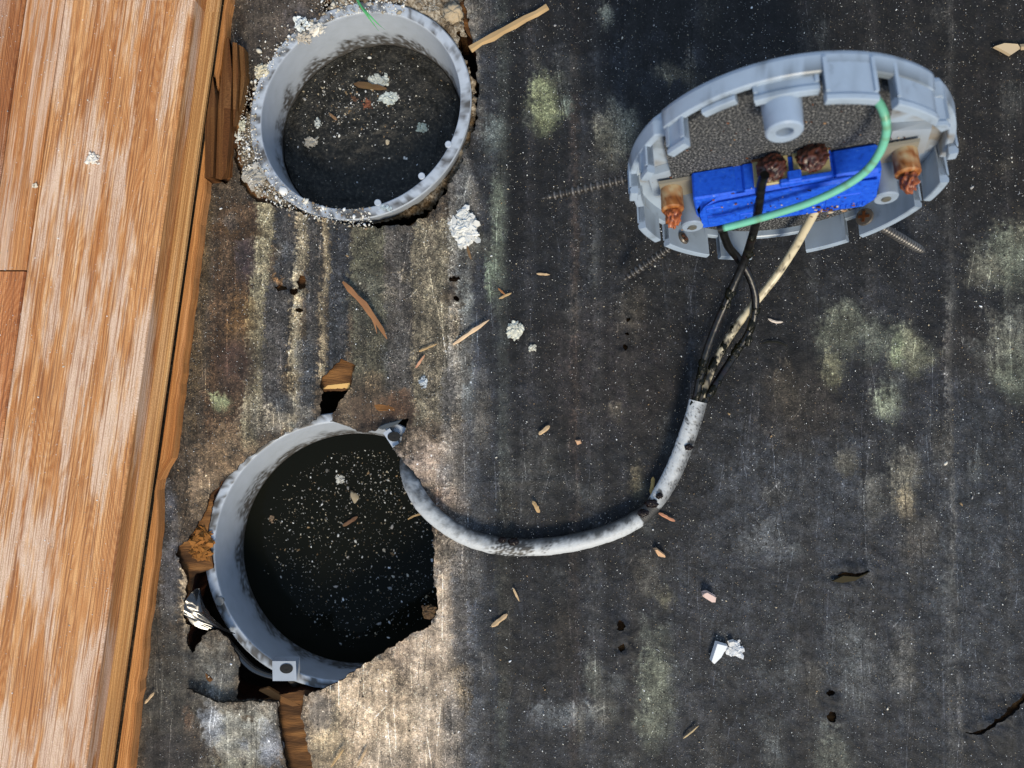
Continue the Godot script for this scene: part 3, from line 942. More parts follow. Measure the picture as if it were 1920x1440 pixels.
func cup(t: Node3D, c: Vector2, a: float, b: float, turn: float, y0: float, wall: float, lean: Vector2, taper: float, water_y: float, stain_k: float, dirt: float) -> void:
	var k := H / F
	var base := t.position
	var at := func(p: Vector2, ang: float) -> Vector3:     # p: (radial offset, height)
		var dn := y0 - p.y
		var q := Vector2((a * k + p.x - taper * dn) * cos(ang), (b * k + p.x - taper * dn) * sin(ang)).rotated(turn)
		return Vector3((c.x - 960) * k + q.x + lean.x * dn, p.y, (c.y - 720) * k + q.y + lean.y * dn) - base
	var m := MB.new()
	m.paint = Color(0.82, 0.82, 0.82)
	m.lathe([Vector2(wall, -0.07), Vector2(wall, y0 - 0.0006), Vector2(wall - 0.0006, y0)], 120, at)
	m.paint = Color.WHITE
	# rim and inner wall, with the tide mark of the dirty water
	var f := m.v.size()
	var rows := 72
	var seg := 260
	var i0 := m.i.size()
	var fn := FastNoiseLite.new()
	fn.seed = int(c.y); fn.frequency = 1.0; fn.fractal_octaves = 4
	for r in rows + 1:
		for s in seg:
			var ang := TAU * s / seg
			var p := Vector2(wall - 0.0006, y0)
			if r == 1: p = Vector2(wall * 0.5, y0 + 0.0001)
			elif r == 2: p = Vector2(0.0005, y0)
			elif r > 2: p = Vector2(0.0, lerpf(y0 - 0.0005, -0.066, (r - 3) / float(rows - 3)))
			var pos: Vector3 = at.call(p, ang)
			var n1 := fn.get_noise_3d(pos.x * 60.0, p.y * 60.0, pos.z * 60.0)
			var n2 := fn.get_noise_3d(pos.x * 420.0 + 9.0, p.y * 420.0, pos.z * 420.0)
			var low := 1.0 - smoothstep(0.0, stain_k, p.y - water_y + 0.012 * n1)
			var dk := clampf(low * (1.0 + 2.2 * n2) + (0.9 if p.y < water_y + 0.001 else 0.0), 0.0, 0.92)
			if r <= 2:
				var n3 := fn.get_noise_3d(pos.x * 190.0, r * 0.6, pos.z * 190.0)
				dk = clampf(dirt * (0.34 + 1.5 * n1 + 1.6 * n3), 0.0, 0.92)
			m.paint = Color.WHITE.lerp(Color(0.11, 0.08, 0.05), dk)
			m.vert(pos)
	for r in rows:
		for s in seg:
			var s2 := (s + 1) % seg
			m.quad(f + r * seg + s, f + r * seg + s2, f + (r + 1) * seg + s2, f + (r + 1) * seg + s)
	for q in range(i0, m.i.size(), 3):      # inner faces look to the axis, the rim looks up
		var nn := (m.v[m.i[q + 2]] - m.v[m.i[q]]).cross(m.v[m.i[q + 1]] - m.v[m.i[q]])
		var mid := (m.v[m.i[q]] + m.v[m.i[q + 1]] + m.v[m.i[q + 2]]) / 3.0
		var ctr := Vector3((c.x - 960) * k, mid.y + 0.03, (c.y - 720) * k) - base
		if nn.dot(ctr - mid) < 0.0:
			var x := m.i[q + 1]
			m.i[q + 1] = m.i[q + 2]; m.i[q + 2] = x
	obj("box_wall", m.mesh(), M.pvc, t)


func disc(c: Vector2, a: float, b: float, turn: float, y: float, bump: float, base: Vector3, freq: float) -> ArrayMesh:
	var m := MB.new()
	var rings := 40
	var seg := 96
	var k := H / F
	m.vert(Vector3((c.x - 960) * k, y, (c.y - 720) * k) - base)
	for r in range(1, rings + 1):
		for s in seg:
			var t := TAU * s / seg
			var q := Vector2(a * cos(t), b * sin(t)).rotated(turn) * float(r) / rings
			var z := bump * nse.get_noise_2d((c.x + q.x) * freq, (c.y + q.y) * freq)
			m.vert(Vector3((c.x + q.x - 960) * k, y + z, (c.y + q.y - 720) * k) - base)
	for s in seg:
		var s2 := (s + 1) % seg
		m.tri(0, 1 + s, 1 + s2)
		for r in rings - 1:
			var f := 1 + r * seg
			m.quad(f + s, f + seg + s, f + seg + s2, f + s2)
	return m.mesh()


func build_boxes() -> void:
	# upper box
	var t := thing("round_floor_box", P(UPPER_C.x, UPPER_C.y, -0.07), "grey plastic floor box ringed by crumbly mortar, nearer the top", "floor box", "round floor boxes sunk in the floor")
	cup(t, UPPER_C, 197, 173, -0.73, 0.0010, 0.0052, Vector2(0.0, 0.02), 0.03, -0.030, 0.012, 1.0)
	for a in [[841, 272], [791, 331], [709, 381]]:
		var m := MB.new()
		m.paint = Color(0.95, 0.97, 1)
		var p := P0(a[0], a[1], 0.0010) - t.position
		m.lathe([Vector2(0.0016, -0.001), Vector2(0.0016, 0.0004), Vector2(0.0013, 0.0007), Vector2(0.0, 0.0006)], 16, func(q: Vector2, g: float) -> Vector3: return p + Vector3(q.x * cos(g), q.y, q.x * sin(g)))
		obj("rim_stud", m.mesh(), M.pvc, t)
	nse.seed = 3; nse.frequency = 0.02; nse.fractal_octaves = 4
	tag(obj("mud", disc(UPPER_C + Vector2(0, 2), 191, 167, -0.73, -0.0302, 0.0018, Vector3.ZERO, 1.0), M.mud), "black wet mud and silt at the bottom of the upper box", "", "", "stuff")
	# lower box
	t = thing("round_floor_box", P(LOWER_C.x, LOWER_C.y, -0.07), "grey plastic floor box full of black water, felt overlapping its right side", "floor box", "round floor boxes sunk in the floor")
	cup(t, LOWER_C, 245, 245, 0.0, -0.0035, 0.0046, Vector2(0.0, 0.17), 0.05, -0.0385, 0.016, 1.5)
	var m := MB.new()
	var p := P0(406, 1131, -0.0035) - t.position
	m.paint = Color(0.5, 0.46, 0.4)
	m.lathe([Vector2(0.0022, -0.001), Vector2(0.0022, 0.0004), Vector2(0.0018, 0.0007), Vector2(0.0, 0.0006)], 16, func(q: Vector2, g: float) -> Vector3: return p + Vector3(q.x * cos(g), q.y, q.x * sin(g)))
	obj("rim_stud", m.mesh(), M.pvc, t)
	# square screw tabs standing on the rim
	for a in [[[510, 1238, 556, 1238, 558, 1277, 511, 1277], 0.0], [[716, 812, 730, 802, 752, 836, 738, 846], -0.002]]:
		m = MB.new()
		m.paint = Color(0.8, 0.8, 0.8) if a[1] == 0.0 else Color.WHITE
		var y1: float = 0.0005 + a[1]
		m.prism(poly(a[0]), y1 - 0.0055, y1, func(x: float, y: float, z: float) -> Vector3: return P0(x, y, z) - t.position, 1.0)
		var tab := obj("screw_tab", m.mesh(), M.pvc, t)
		m = MB.new()
		m.paint = Color(0.02, 0.02, 0.02)
		var cx := Vector2.ZERO
		for q in 4: cx += Vector2(a[0][2 * q], a[0][2 * q + 1]) / 4.0
		p = P0(cx.x + 4, cx.y - 5, y1) - t.position
		m.lathe([Vector2(0.0031, 0.0003), Vector2(0.0012, 0.0005), Vector2(0.0, 0.0003)], 18, func(q: Vector2, g: float) -> Vector3: return p + Vector3(q.x * cos(g), q.y, q.x * sin(g) * 0.75))
		obj("screw_hole", m.mesh(), M.matte, tab)
	m = MB.new()
	m.paint = Color(0.05, 0.045, 0.04)
	m.tube([P0(540, 1276, -0.004) - t.position, P0(541, 1300, -0.012) - t.position, P0(541, 1316, -0.02) - t.position], [0.002, 0.0022, 0.002], 8, 1.0, Vector3.UP, [], 0.3, 4)
	obj("mounting_screw", m.mesh(), M.rust, t)
	var wc := LOWER_C + Vector2(0, 25)
	tag(obj("water", disc(wc, 238, 238, 0.0, -0.0385, 0.0, Vector3.ZERO, 1.0), M.water), "still black dirty water standing in the lower box", "", "", "structure")
	build_collar()


func build_collar() -> void:
	var cx := axis(420, 912, 3, 416, 916)
	var cy := axis(-80, 440, 3, -84, 444)
	var d := distances(cx, cy, -90.0)
	carve(d, cx, cy, poly([860, -82, 866, 20, 872, 64, 858, 60, 862, 90, 890, 150, 893, 200, 884, 262, 866, 300, 838, 342, 806, 384, 756, 402, 700, 414, 640, 412, 560, 396, 500, 380, 462, 350, 448, 300, 450, 240, 472, 180, 500, 128, 540, 90, 590, 52, 614, 20, 620, -82]), 8.0, 0.06, true)
	carve(d, cx, cy, ellipse(UPPER_C, 197 + 20, 173 + 20, -0.73), 2.0, 0.08)
	var h := distances(cx, cy, 0.0)
	var tint := PackedColorArray()
	tint.resize(h.size())
	var fn := FastNoiseLite.new()
	fn.seed = 77; fn.frequency = 0.03; fn.fractal_octaves = 5
	var f2 := FastNoiseLite.new()
	f2.seed = 78; f2.noise_type = FastNoiseLite.TYPE_CELLULAR; f2.frequency = 0.09; f2.cellular_return_type = FastNoiseLite.RETURN_DISTANCE
	for k in h.size():
		var x := cx[k % cx.size()]
		var y := cy[k / cx.size()]
		var v := Vector2(x, y) - UPPER_C
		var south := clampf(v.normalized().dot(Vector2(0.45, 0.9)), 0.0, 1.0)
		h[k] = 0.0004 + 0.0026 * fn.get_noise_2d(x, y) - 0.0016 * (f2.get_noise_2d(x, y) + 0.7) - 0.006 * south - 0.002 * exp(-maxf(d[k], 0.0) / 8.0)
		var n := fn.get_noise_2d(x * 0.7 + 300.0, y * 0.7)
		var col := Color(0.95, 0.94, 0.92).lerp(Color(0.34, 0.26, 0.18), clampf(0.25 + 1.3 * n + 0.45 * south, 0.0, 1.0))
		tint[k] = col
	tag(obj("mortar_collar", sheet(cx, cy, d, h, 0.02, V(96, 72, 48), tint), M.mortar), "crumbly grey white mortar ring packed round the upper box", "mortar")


# ------------------------------------------------------------------ the loose cover with the outlet in it
const CO := Vector3(0.1023, 0.0676, -0.0884)
const CR := 0.0578
const CT := 1.29576

func build_cover() -> void:
	var t := thing("outlet_cover", CO, "grey blue round outlet cover lying upside down with blue receptacle inside", "outlet cover")
	t.transform = Transform3D(Basis(Vector3(1, 0, 0), Vector3(0, cos(CT), sin(CT)), Vector3(0, -sin(CT), cos(CT))), CO)
	var turn := deg_to_rad(18.5)
	var L := func(u: float, v: float, w: float) -> Vector3: return Vector3(u, w, -v)
	var R := func(u: float, v: float, w: float) -> Vector3:     # along and across the receptacle
		return Vector3(u * cos(turn) - v * sin(turn), w, -(u * sin(turn) + v * cos(turn)))
	var ring_at := func(p: Vector2, a: float) -> Vector3:
		var r := p.x
		for notch in [deg_to_rad(53), deg_to_rad(154)]:
			if absf(wrapf(a - notch, -PI, PI)) < 0.018 and r > CR - 0.003 and p.y > 0.0005: r -= 0.0024
		return Vector3(r * cos(a), p.y, -r * sin(a))
	var m := MB.new()
	m.lathe([Vector2(0, 0.0), Vector2(CR - 0.002, 0.0), Vector2(CR - 0.0004, 0.0012), Vector2(CR, 0.0026), Vector2(CR - 0.0004, 0.0079), Vector2(CR - 0.0009, 0.0083), Vector2(CR - 0.0026, 0.0083), Vector2(CR - 0.003, 0.0079), Vector2(CR - 0.0032, 0.0034), Vector2(CR - 0.006, 0.0030), Vector2(0.047, 0.0030), Vector2(0.042, 0.0030), Vector2(0.036, 0.0030), Vector2(0.028, 0.0030), Vector2(0, 0.0030)], 240, ring_at)
	var soil_fn := FastNoiseLite.new()
	soil_fn.seed = 55; soil_fn.frequency = 90.0; soil_fn.fractal_octaves = 4
	grime(m, soil_fn, R, 1.0)
	obj("cover_ring", m.mesh(), M.cover_plastic, t)
	# snap tabs round the skirt: from angle, to angle, end height, outer radius
	for a in [[-131, -107, 0.0187, 0.0564], [-101, -86, 0.0187, 0.0564], [-62, -44, 0.0187, 0.0556], [-38, -9, 0.0187, 0.0560], [-4, 10, 0.0187, 0.0564], [15, 19, 0.0125, 0.0580], [48, 74, 0.0187, 0.0570], [81, 97, 0.0187, 0.0576],
			[98, 118, 0.0136, 0.0556], [143, 151, 0.0187, 0.0562], [163, 169, 0.0187, 0.0566], [182, 188, 0.0165, 0.0572], [-152, -137, 0.0187, 0.0570], [124, 136, 0.0105, 0.0552], [-168, -158, 0.0120, 0.0558]]:
		m = MB.new()
		var ro: float = a[3]
		var hh: float = a[2]
		var a0 := deg_to_rad(a[0])
		var a1 := deg_to_rad(a[1])
		var n := maxi(3, int((a[1] - a[0]) / 2.5))
		m.paint = Color(1, 1, 1)
		m.lathe([Vector2(ro - 0.0020, 0.0032), Vector2(ro, 0.0032), Vector2(ro, hh - 0.0024), Vector2(ro + 0.0005, hh - 0.0016), Vector2(ro + 0.0003, hh - 0.0002), Vector2(ro - 0.0002, hh), Vector2(ro - 0.0024, hh), Vector2(ro - 0.0027, hh - 0.0004)], n, ring_at, true, a0, a1)
		# the rib at each side
		for e in 2:
			var g := a0 if e == 0 else a1
			var g2 := g + (0.022 if e == 0 else -0.022)
			m.lathe([Vector2(ro - 0.0024, 0.0036), Vector2(ro + 0.0007, 0.0036), Vector2(ro + 0.0007, hh - 0.0030), Vector2(ro - 0.0024, hh - 0.0030)], 2, ring_at, true, minf(g, g2), maxf(g, g2))
		grime(m, soil_fn, R, 0.7)
		obj("snap_tab", m.mesh(), M.cover_plastic, t)
	# screw boss
	m = MB.new()
	m.paint = Color(0.97, 0.98, 1)
	var bc: Vector3 = L.call(-0.0165, 0.0462, 0.0)
	m.lathe([Vector2(0.0066, 0.003), Vector2(0.0058, 0.0222), Vector2(0.0053, 0.0228), Vector2(0.0029, 0.0228), Vector2(0.0026, 0.0223), Vector2(0.0024, 0.014), Vector2(0.0, 0.014)], 32, func(p: Vector2, a: float) -> Vector3: return bc + Vector3(p.x * cos(a), p.y, p.x * sin(a)))
	obj("screw_boss", m.mesh(), M.cover_plastic, t)
	# foam gasket, cut straight at its ends
	m = MB.new()
	var pg := PackedVector2Array()
	for k in 73:
		var a := TAU * k / 72.0
		var q := Vector2(cos(a), sin(a)) * 0.0512
		var r := Vector2(q.x * cos(turn) + q.y * sin(turn), -q.x * sin(turn) + q.y * cos(turn))
		r.x = clampf(r.x, -0.0405, 0.0345)
		if k < 72: pg.append(r * 1000.0)
	m.prism(pg, 0.0031, 0.0072, func(x: float, y: float, z: float) -> Vector3: return R.call(x / 1000.0, y / 1000.0, z), 0.3)
	obj("foam_gasket", m.mesh(), M.gasket_foam, t)
	# dirty pale plates at both ends, under the strap
	for s in [-1.0, 1.0]:
		m = MB.new()
		m.paint = Color(1.0, 0.97, 0.9)
		m.prism(poly([s * 36.0, -9.0, s * 50.0, -8.0, s * 50.0, 9.0, s * 36.0, 12.0]), 0.0031, 0.0060, func(x: float, y: float, z: float) -> Vector3: return R.call(x / 1000.0, y / 1000.0, z), 0.6)
		grime(m, soil_fn, R, 1.0)
		obj("end_plate", m.mesh(), M.cover_plastic, t)
	m = MB.new()
	m.paint = V(128, 124, 112)
	m.prism(poly([-46.0, -6.0, 46.0, -6.0, 46.0, 6.0, -46.0, 6.0]), 0.0074, 0.0086, func(x: float, y: float, z: float) -> Vector3: return R.call(x / 1000.0, y / 1000.0, z), 0.3)
	obj("mounting_strap", m.mesh(), M.brass, t)
	# the receptacle and its pieces
	m = MB.new()
	var bx := Transform3D(Basis(R.call(1.0, 0.0, 0.0), Vector3.UP, -R.call(0.0, 1.0, 0.0)), Vector3.ZERO)
	m.box(Vector3(-0.0330, 0.0072, -0.0085), Vector3(-0.0172, 0.0188, 0.0135), 0.0007, bx)
	m.box(Vector3(-0.0146, 0.0072, -0.0085), Vector3(0.0165, 0.0188, 0.0135), 0.0006, bx)
	m.box(Vector3(-0.0175, 0.0072, -0.0072), Vector3(-0.0140, 0.0186, 0.0128), 0.0, bx)
	m.box(Vector3(0.0162, 0.0072, -0.0082), Vector3(0.0322, 0.0188, 0.0128), 0.0012, bx)
	m.box(Vector3(0.0008, 0.0150, -0.0118), Vector3(0.0055, 0.0192, -0.0080), 0.0004, bx)
	m.box(Vector3(-0.0020, 0.0172, -0.0108), Vector3(0.0160, 0.0196, -0.0080), 0.0005, bx)
	var rec := obj("receptacle", m.mesh(), M.blue_plastic, t)
	m = MB.new()
	m.prism(poly([-32.0, -13.0, 28.0, -14.5, 32.5, -9.0, 32.0, 6.5, 20.0, 7.8, -24.0, 7.6, -30.0, 5.5, -32.4, 0.0]), 0.0188, 0.0208, func(x: float, y: float, z: float) -> Vector3: return R.call(x / 1000.0, y / 1000.0, z), 0.8)
	obj("back_plate", m.mesh(), M.blue_plastic, rec)
	for a in [[-29.0, -20.0, -10.5, -3.0], [-17.0, -9.0, -10.5, -5.0], [-6.0, 2.0, -11.0, -6.0], [14.0, 26.0, -9.0, -2.0], [-29.0, -22.0, 0.0, 3.5], [5.0, 11.0, -11.0, -6.0]]:
		m = MB.new()
		m.box(Vector3(a[0] / 1000, 0.0204, -a[3] / 1000), Vector3(a[1] / 1000, 0.0212, -a[2] / 1000), 0.0003, bx)
		obj("raised_panel", m.mesh(), M.blue_plastic, rec)
	for k in 9:
		m = MB.new()
		var u := 0.012 + 0.0019 * k
		m.box(Vector3(u, 0.0204, 0.0093), Vector3(u + 0.0008, 0.0213, 0.0125), 0.0, bx)
		obj("rib", m.mesh(), M.blue_plastic, rec)
	# terminals with the rusted screws on the side
	for a in [[-0.0042, 0.0128], [0.0098, 0.0115]]:
		m = MB.new()
		m.paint = V(178, 166, 122)
		m.box(Vector3(a[0] - 0.0066, a[1] - 0.0056, -0.0096), Vector3(a[0] + 0.0058, a[1] + 0.0052, -0.0082), 0.0003, bx)
		m.paint = V(110, 72, 40)
		m.box(Vector3(a[0] - 0.0070, a[1] - 0.0064, -0.0100), Vector3(a[0] + 0.003, a[1] - 0.0046, -0.0086), 0.0003, bx)
		obj("terminal_plate", m.mesh(), M.brass, rec)
		m = MB.new()
		m.blob(R.call(a[0], 0.0118, a[1]), Vector3(0.0050, 0.0048, 0.0034), 0.42, 2.6, 5 + int(a[1] * 1e4), 22, bx.basis, func(n: float) -> Color:
			return V(34, 15, 13).lerp(V(92, 48, 32), clampf(0.4 + 1.6 * n, 0.0, 1.0)) if n > -0.42 else V(14, 8, 8))
		var ts := obj("terminal_screw", m.mesh(), M.rust, rec)
		ts.set_meta("label", "terminal screw swollen with dark red rust")
	# rusted mounting posts and the grey screw posts
	for s in [-1.0, 1.0]:
		var fn := FastNoiseLite.new()
		fn.seed = 40 + int(s); fn.frequency = 300.0
		m = MB.new()
		var pc: Vector3 = R.call(s * 0.0416, 0.0, 0.0)
		for k in 1:
			var rows := [[0.0031, 0.006], [0.0038, 0.0072], [0.0042, 0.0076], [0.0043, 0.0092], [0.0043, 0.0108], [0.0043, 0.0124], [0.0043, 0.0140], [0.0044, 0.0156], [0.0044, 0.0172], [0.0040, 0.0178], [0.0018, 0.0180]]
			for r in rows.size() - 1:
				m.paint = Color.WHITE
				m.lathe([Vector2(rows[r][0], rows[r][1]), Vector2(rows[r + 1][0], rows[r + 1][1])], 36, func(p: Vector2, a: float) -> Vector3: return pc + Vector3(p.x * cos(a), p.y, p.x * sin(a)))
		for k in m.v.size():
			var q := m.v[k]
			var up := clampf((q.y - 0.006) / 0.012, 0.0, 1.0)
			var n := fn.get_noise_3dv(q) * 1.3
			m.c[k] = V(186, 168, 132).lerp(V(168, 104, 46), clampf(0.1 + up + n, 0.0, 1.0)).lerp(V(96, 52, 30), clampf(0.9 * up - 0.5 + 1.2 * n, 0.0, 0.85))
		var post := obj("mounting_post", m.mesh(), M.brass, t)
		m = MB.new()
		m.blob(pc + Vector3(0, 0.0198, 0), Vector3(0.0028, 0.0044, 0.0028), 0.6, 2.4, 91 + int(s), 16, Basis(), func(n: float) -> Color: return V(96, 46, 34).lerp(V(176, 96, 44), clampf(0.5 + 1.8 * n + (0.25 if s < 0 else -0.2), 0.0, 1.0)))
		obj("rust_lump", m.mesh(), M.rust, post)
		m = MB.new()
		m.paint = Color(0.86, 0.86, 0.87)
		var sc: Vector3 = R.call(s * 0.0352, -0.0097, 0.0)
		m.lathe([Vector2(0.0044, 0.003), Vector2(0.0044, 0.0205), Vector2(0.0040, 0.0211), Vector2(0.0, 0.0210)], 24, func(p: Vector2, a: float) -> Vector3: return sc + Vector3(p.x * cos(a), p.y, p.x * sin(a)))
		var sp := obj("screw_post", m.mesh(), M.cover_plastic, t)
		m = MB.new()
		m.paint = V(110, 108, 100)
		m.lathe([Vector2(0.0018, 0.0209), Vector2(0.0016, 0.0216), Vector2(0.0, 0.0216)], 14, func(p: Vector2, a: float) -> Vector3: return sc + Vector3(p.x * cos(a), p.y, p.x * sin(a)))
		obj("screw_head", m.mesh(), M.steel, sp)
	# long screws through the skirt: the head inside, the point on the floor
	var inv := t.transform.affine_inverse()
	for a in [[Vector3(0.0425, -0.0275, 0.0128), P(1736, 474, 0.0045), 0.0037], [Vector3(-0.0280, -0.0460, 0.0130), P(1163, 529, 0.0045), 0.0030], [Vector3(-0.0555, -0.0085, 0.0060), P(1013, 373, 0.0500), 0.0]]:
		var p0: Vector3 = L.call(a[0].x, a[0].y, a[0].z)
		var p1: Vector3 = inv * (a[1] as Vector3)
		screw(t, p0, p1, a[2])
	# green bonding wire
	m = MB.new()
	var gp := []
	for a in [[1634, 176, 0.1135], [1650, 196, 0.1140], [1660, 222, 0.1130], [1661, 252, 0.1090], [1648, 288, 0.1030], [1622, 322, 0.0970], [1580, 351, 0.0915], [1520, 379, 0.0850], [1450, 402, 0.0780], [1390, 419, 0.0720], [1346, 430, 0.0680]]:
		gp.append(inv * P(a[0], a[1], a[2]))
	gp = smooth_path(gp, 7)
	var tints := []
	for k in gp.size():
		var q := rng.randf()
		tints.append(V(110, 188, 162).lerp(V(104, 150, 116), 0.8 if q > 0.9 else 0.25 * q) if k < gp.size() - 3 else V(16, 20, 18))
		if k < 5: tints[k] = V(120, 190, 140)
	m.tube(gp, fill(gp.size(), 0.00142), 14, 1.0, Vector3.UP, tints)
	obj("bonding_wire", m.mesh(), M.wire, t).set_meta("label", "green insulated wire looping across the blue receptacle")
	# rust crumbs that fell on the plastic
	var mm := MultiMesh.new()
	mm.transform_format = MultiMesh.TRANSFORM_3D
	mm.use_colors = true
	m = MB.new()
	m.blob(Vector3.ZERO, Vector3(1, 0.6, 0.8), 0.5, 2.0, 3, 4)
	mm.mesh = m.mesh()
	mm.instance_count = 150
	for k in 150:
		var c: Array = [[0.015, -0.0105, 0.0214, 0.007, 0.004], [0.041, 0.001, 0.0066, 0.007, 0.006], [-0.041, 0.001, 0.0066, 0.006, 0.006], [0.0, 0.003, 0.0214, 0.03, 0.012], [-0.002, 0.026, 0.0076, 0.03, 0.014]][k % 5]
		var at: Vector3 = R.call(c[0] + rng.randfn() * c[3] * 0.6, c[1] + rng.randfn() * c[4] * 0.6, c[2])
		var s := rng.randf_range(0.00012, 0.00042) * (1.5 if k % 5 == 0 else 1.0)
		mm.set_instance_transform(k, Transform3D(Basis.from_euler(Vector3(rng.randf() * 6, rng.randf() * 6, rng.randf() * 6)).scaled(Vector3(s * rng.randf_range(1, 2.6), s, s)), at))
		mm.set_instance_color(k, [V(122, 76, 52), V(160, 126, 92), V(78, 48, 38), V(190, 176, 154)][rng.randi() % 4])
	var mi := MultiMeshInstance3D.new()
	mi.name = "rust_crumbs"
	mi.multimesh = mm
	mi.material_override = M.matte
	mi.set_meta("kind", "stuff")
	t.add_child(mi)


func grime(m: MB, fn: FastNoiseLite, at: Callable, amount: float) -> void:
	# handled dirt in patches, and the rust that has run out round the two posts
	var a: Vector3 = at.call(0.0416, 0.0, 0.004)
	var b: Vector3 = at.call(-0.0416, 0.0, 0.004)
	for k in m.v.size():
		var p := m.v[k]
		var n := fn.get_noise_3dv(p)
		var d := minf(p.distance_to(a), p.distance_to(b))
		var rust := clampf(1.15 - d / 0.013 + 1.5 * n, 0.0, 0.75) * amount
		var dirt := clampf(1.7 * n - 0.2, 0.0, 0.6) * amount
		if p.y < 0.0088 and p.y > 0.0075 and p.z < -0.03 and p.x > -0.012 and p.x < 0.026: dirt = maxf(dirt, 0.75)
		m.c[k] = Color.WHITE.lerp(Color(0.26, 0.24, 0.21), dirt).lerp(Color(0.72, 0.46, 0.24), rust)


func screw(t: Node3D, p0: Vector3, p1: Vector3, head: float) -> void:
	var m := MB.new()
	var n := int(p0.distance_to(p1) / 0.00028)
	var path := []
	var rad := []
	var tints := []
	for k in n + 1:
		var s := float(k) / n
		path.append(p0.lerp(p1, s))
		var ph := fposmod(s * p0.distance_to(p1) / 0.0025, 1.0)
		var r := 0.0013 + 0.0008 * maxf(0.0, 1.0 - absf(ph - 0.5) * 3.0)
		var tip := clampf((1.0 - s) * p0.distance_to(p1) / 0.007, 0.05, 1.0)
		rad.append(r * tip)
		tints.append(V(104, 102, 100).lerp(V(34, 30, 28), 0.9 if ph < 0.3 or ph > 0.7 else clampf(0.3 + 0.9 * nse.get_noise_2d(k * 3.0, p0.x * 9000.0), 0.0, 0.9)))
	m.tube(path, rad, 12, 1.0, Vector3.UP, tints)
	var o := obj("long_screw", m.mesh(), M.steel, t)
	if head <= 0.0: return
	m = MB.new()
	var ax := (p0 - p1).normalized()
	var b := Basis(Quaternion(Vector3.UP, ax))
	m.paint = V(92, 86, 78)
	m.lathe([Vector2(0.0013, -0.0026), Vector2(head * 0.96, -0.0004), Vector2(head, 0.0), Vector2(head * 0.92, 0.0007), Vector2(0.0, 0.0009)], 20, func(p: Vector2, a: float) -> Vector3: return p0 + b * Vector3(p.x * cos(a), p.y, p.x * sin(a)))
	m.paint = V(96, 54, 28)
	for k in 2:
		m.box(Vector3(-head * 0.62, 0.0006, -0.00055), Vector3(head * 0.62, 0.00112 + 0.00005 * k, 0.00055), 0.0, Transform3D(b * Basis(Vector3.UP, 0.6 + k * PI / 2), p0))
	obj("screw_head", m.mesh(), M.steel, o)


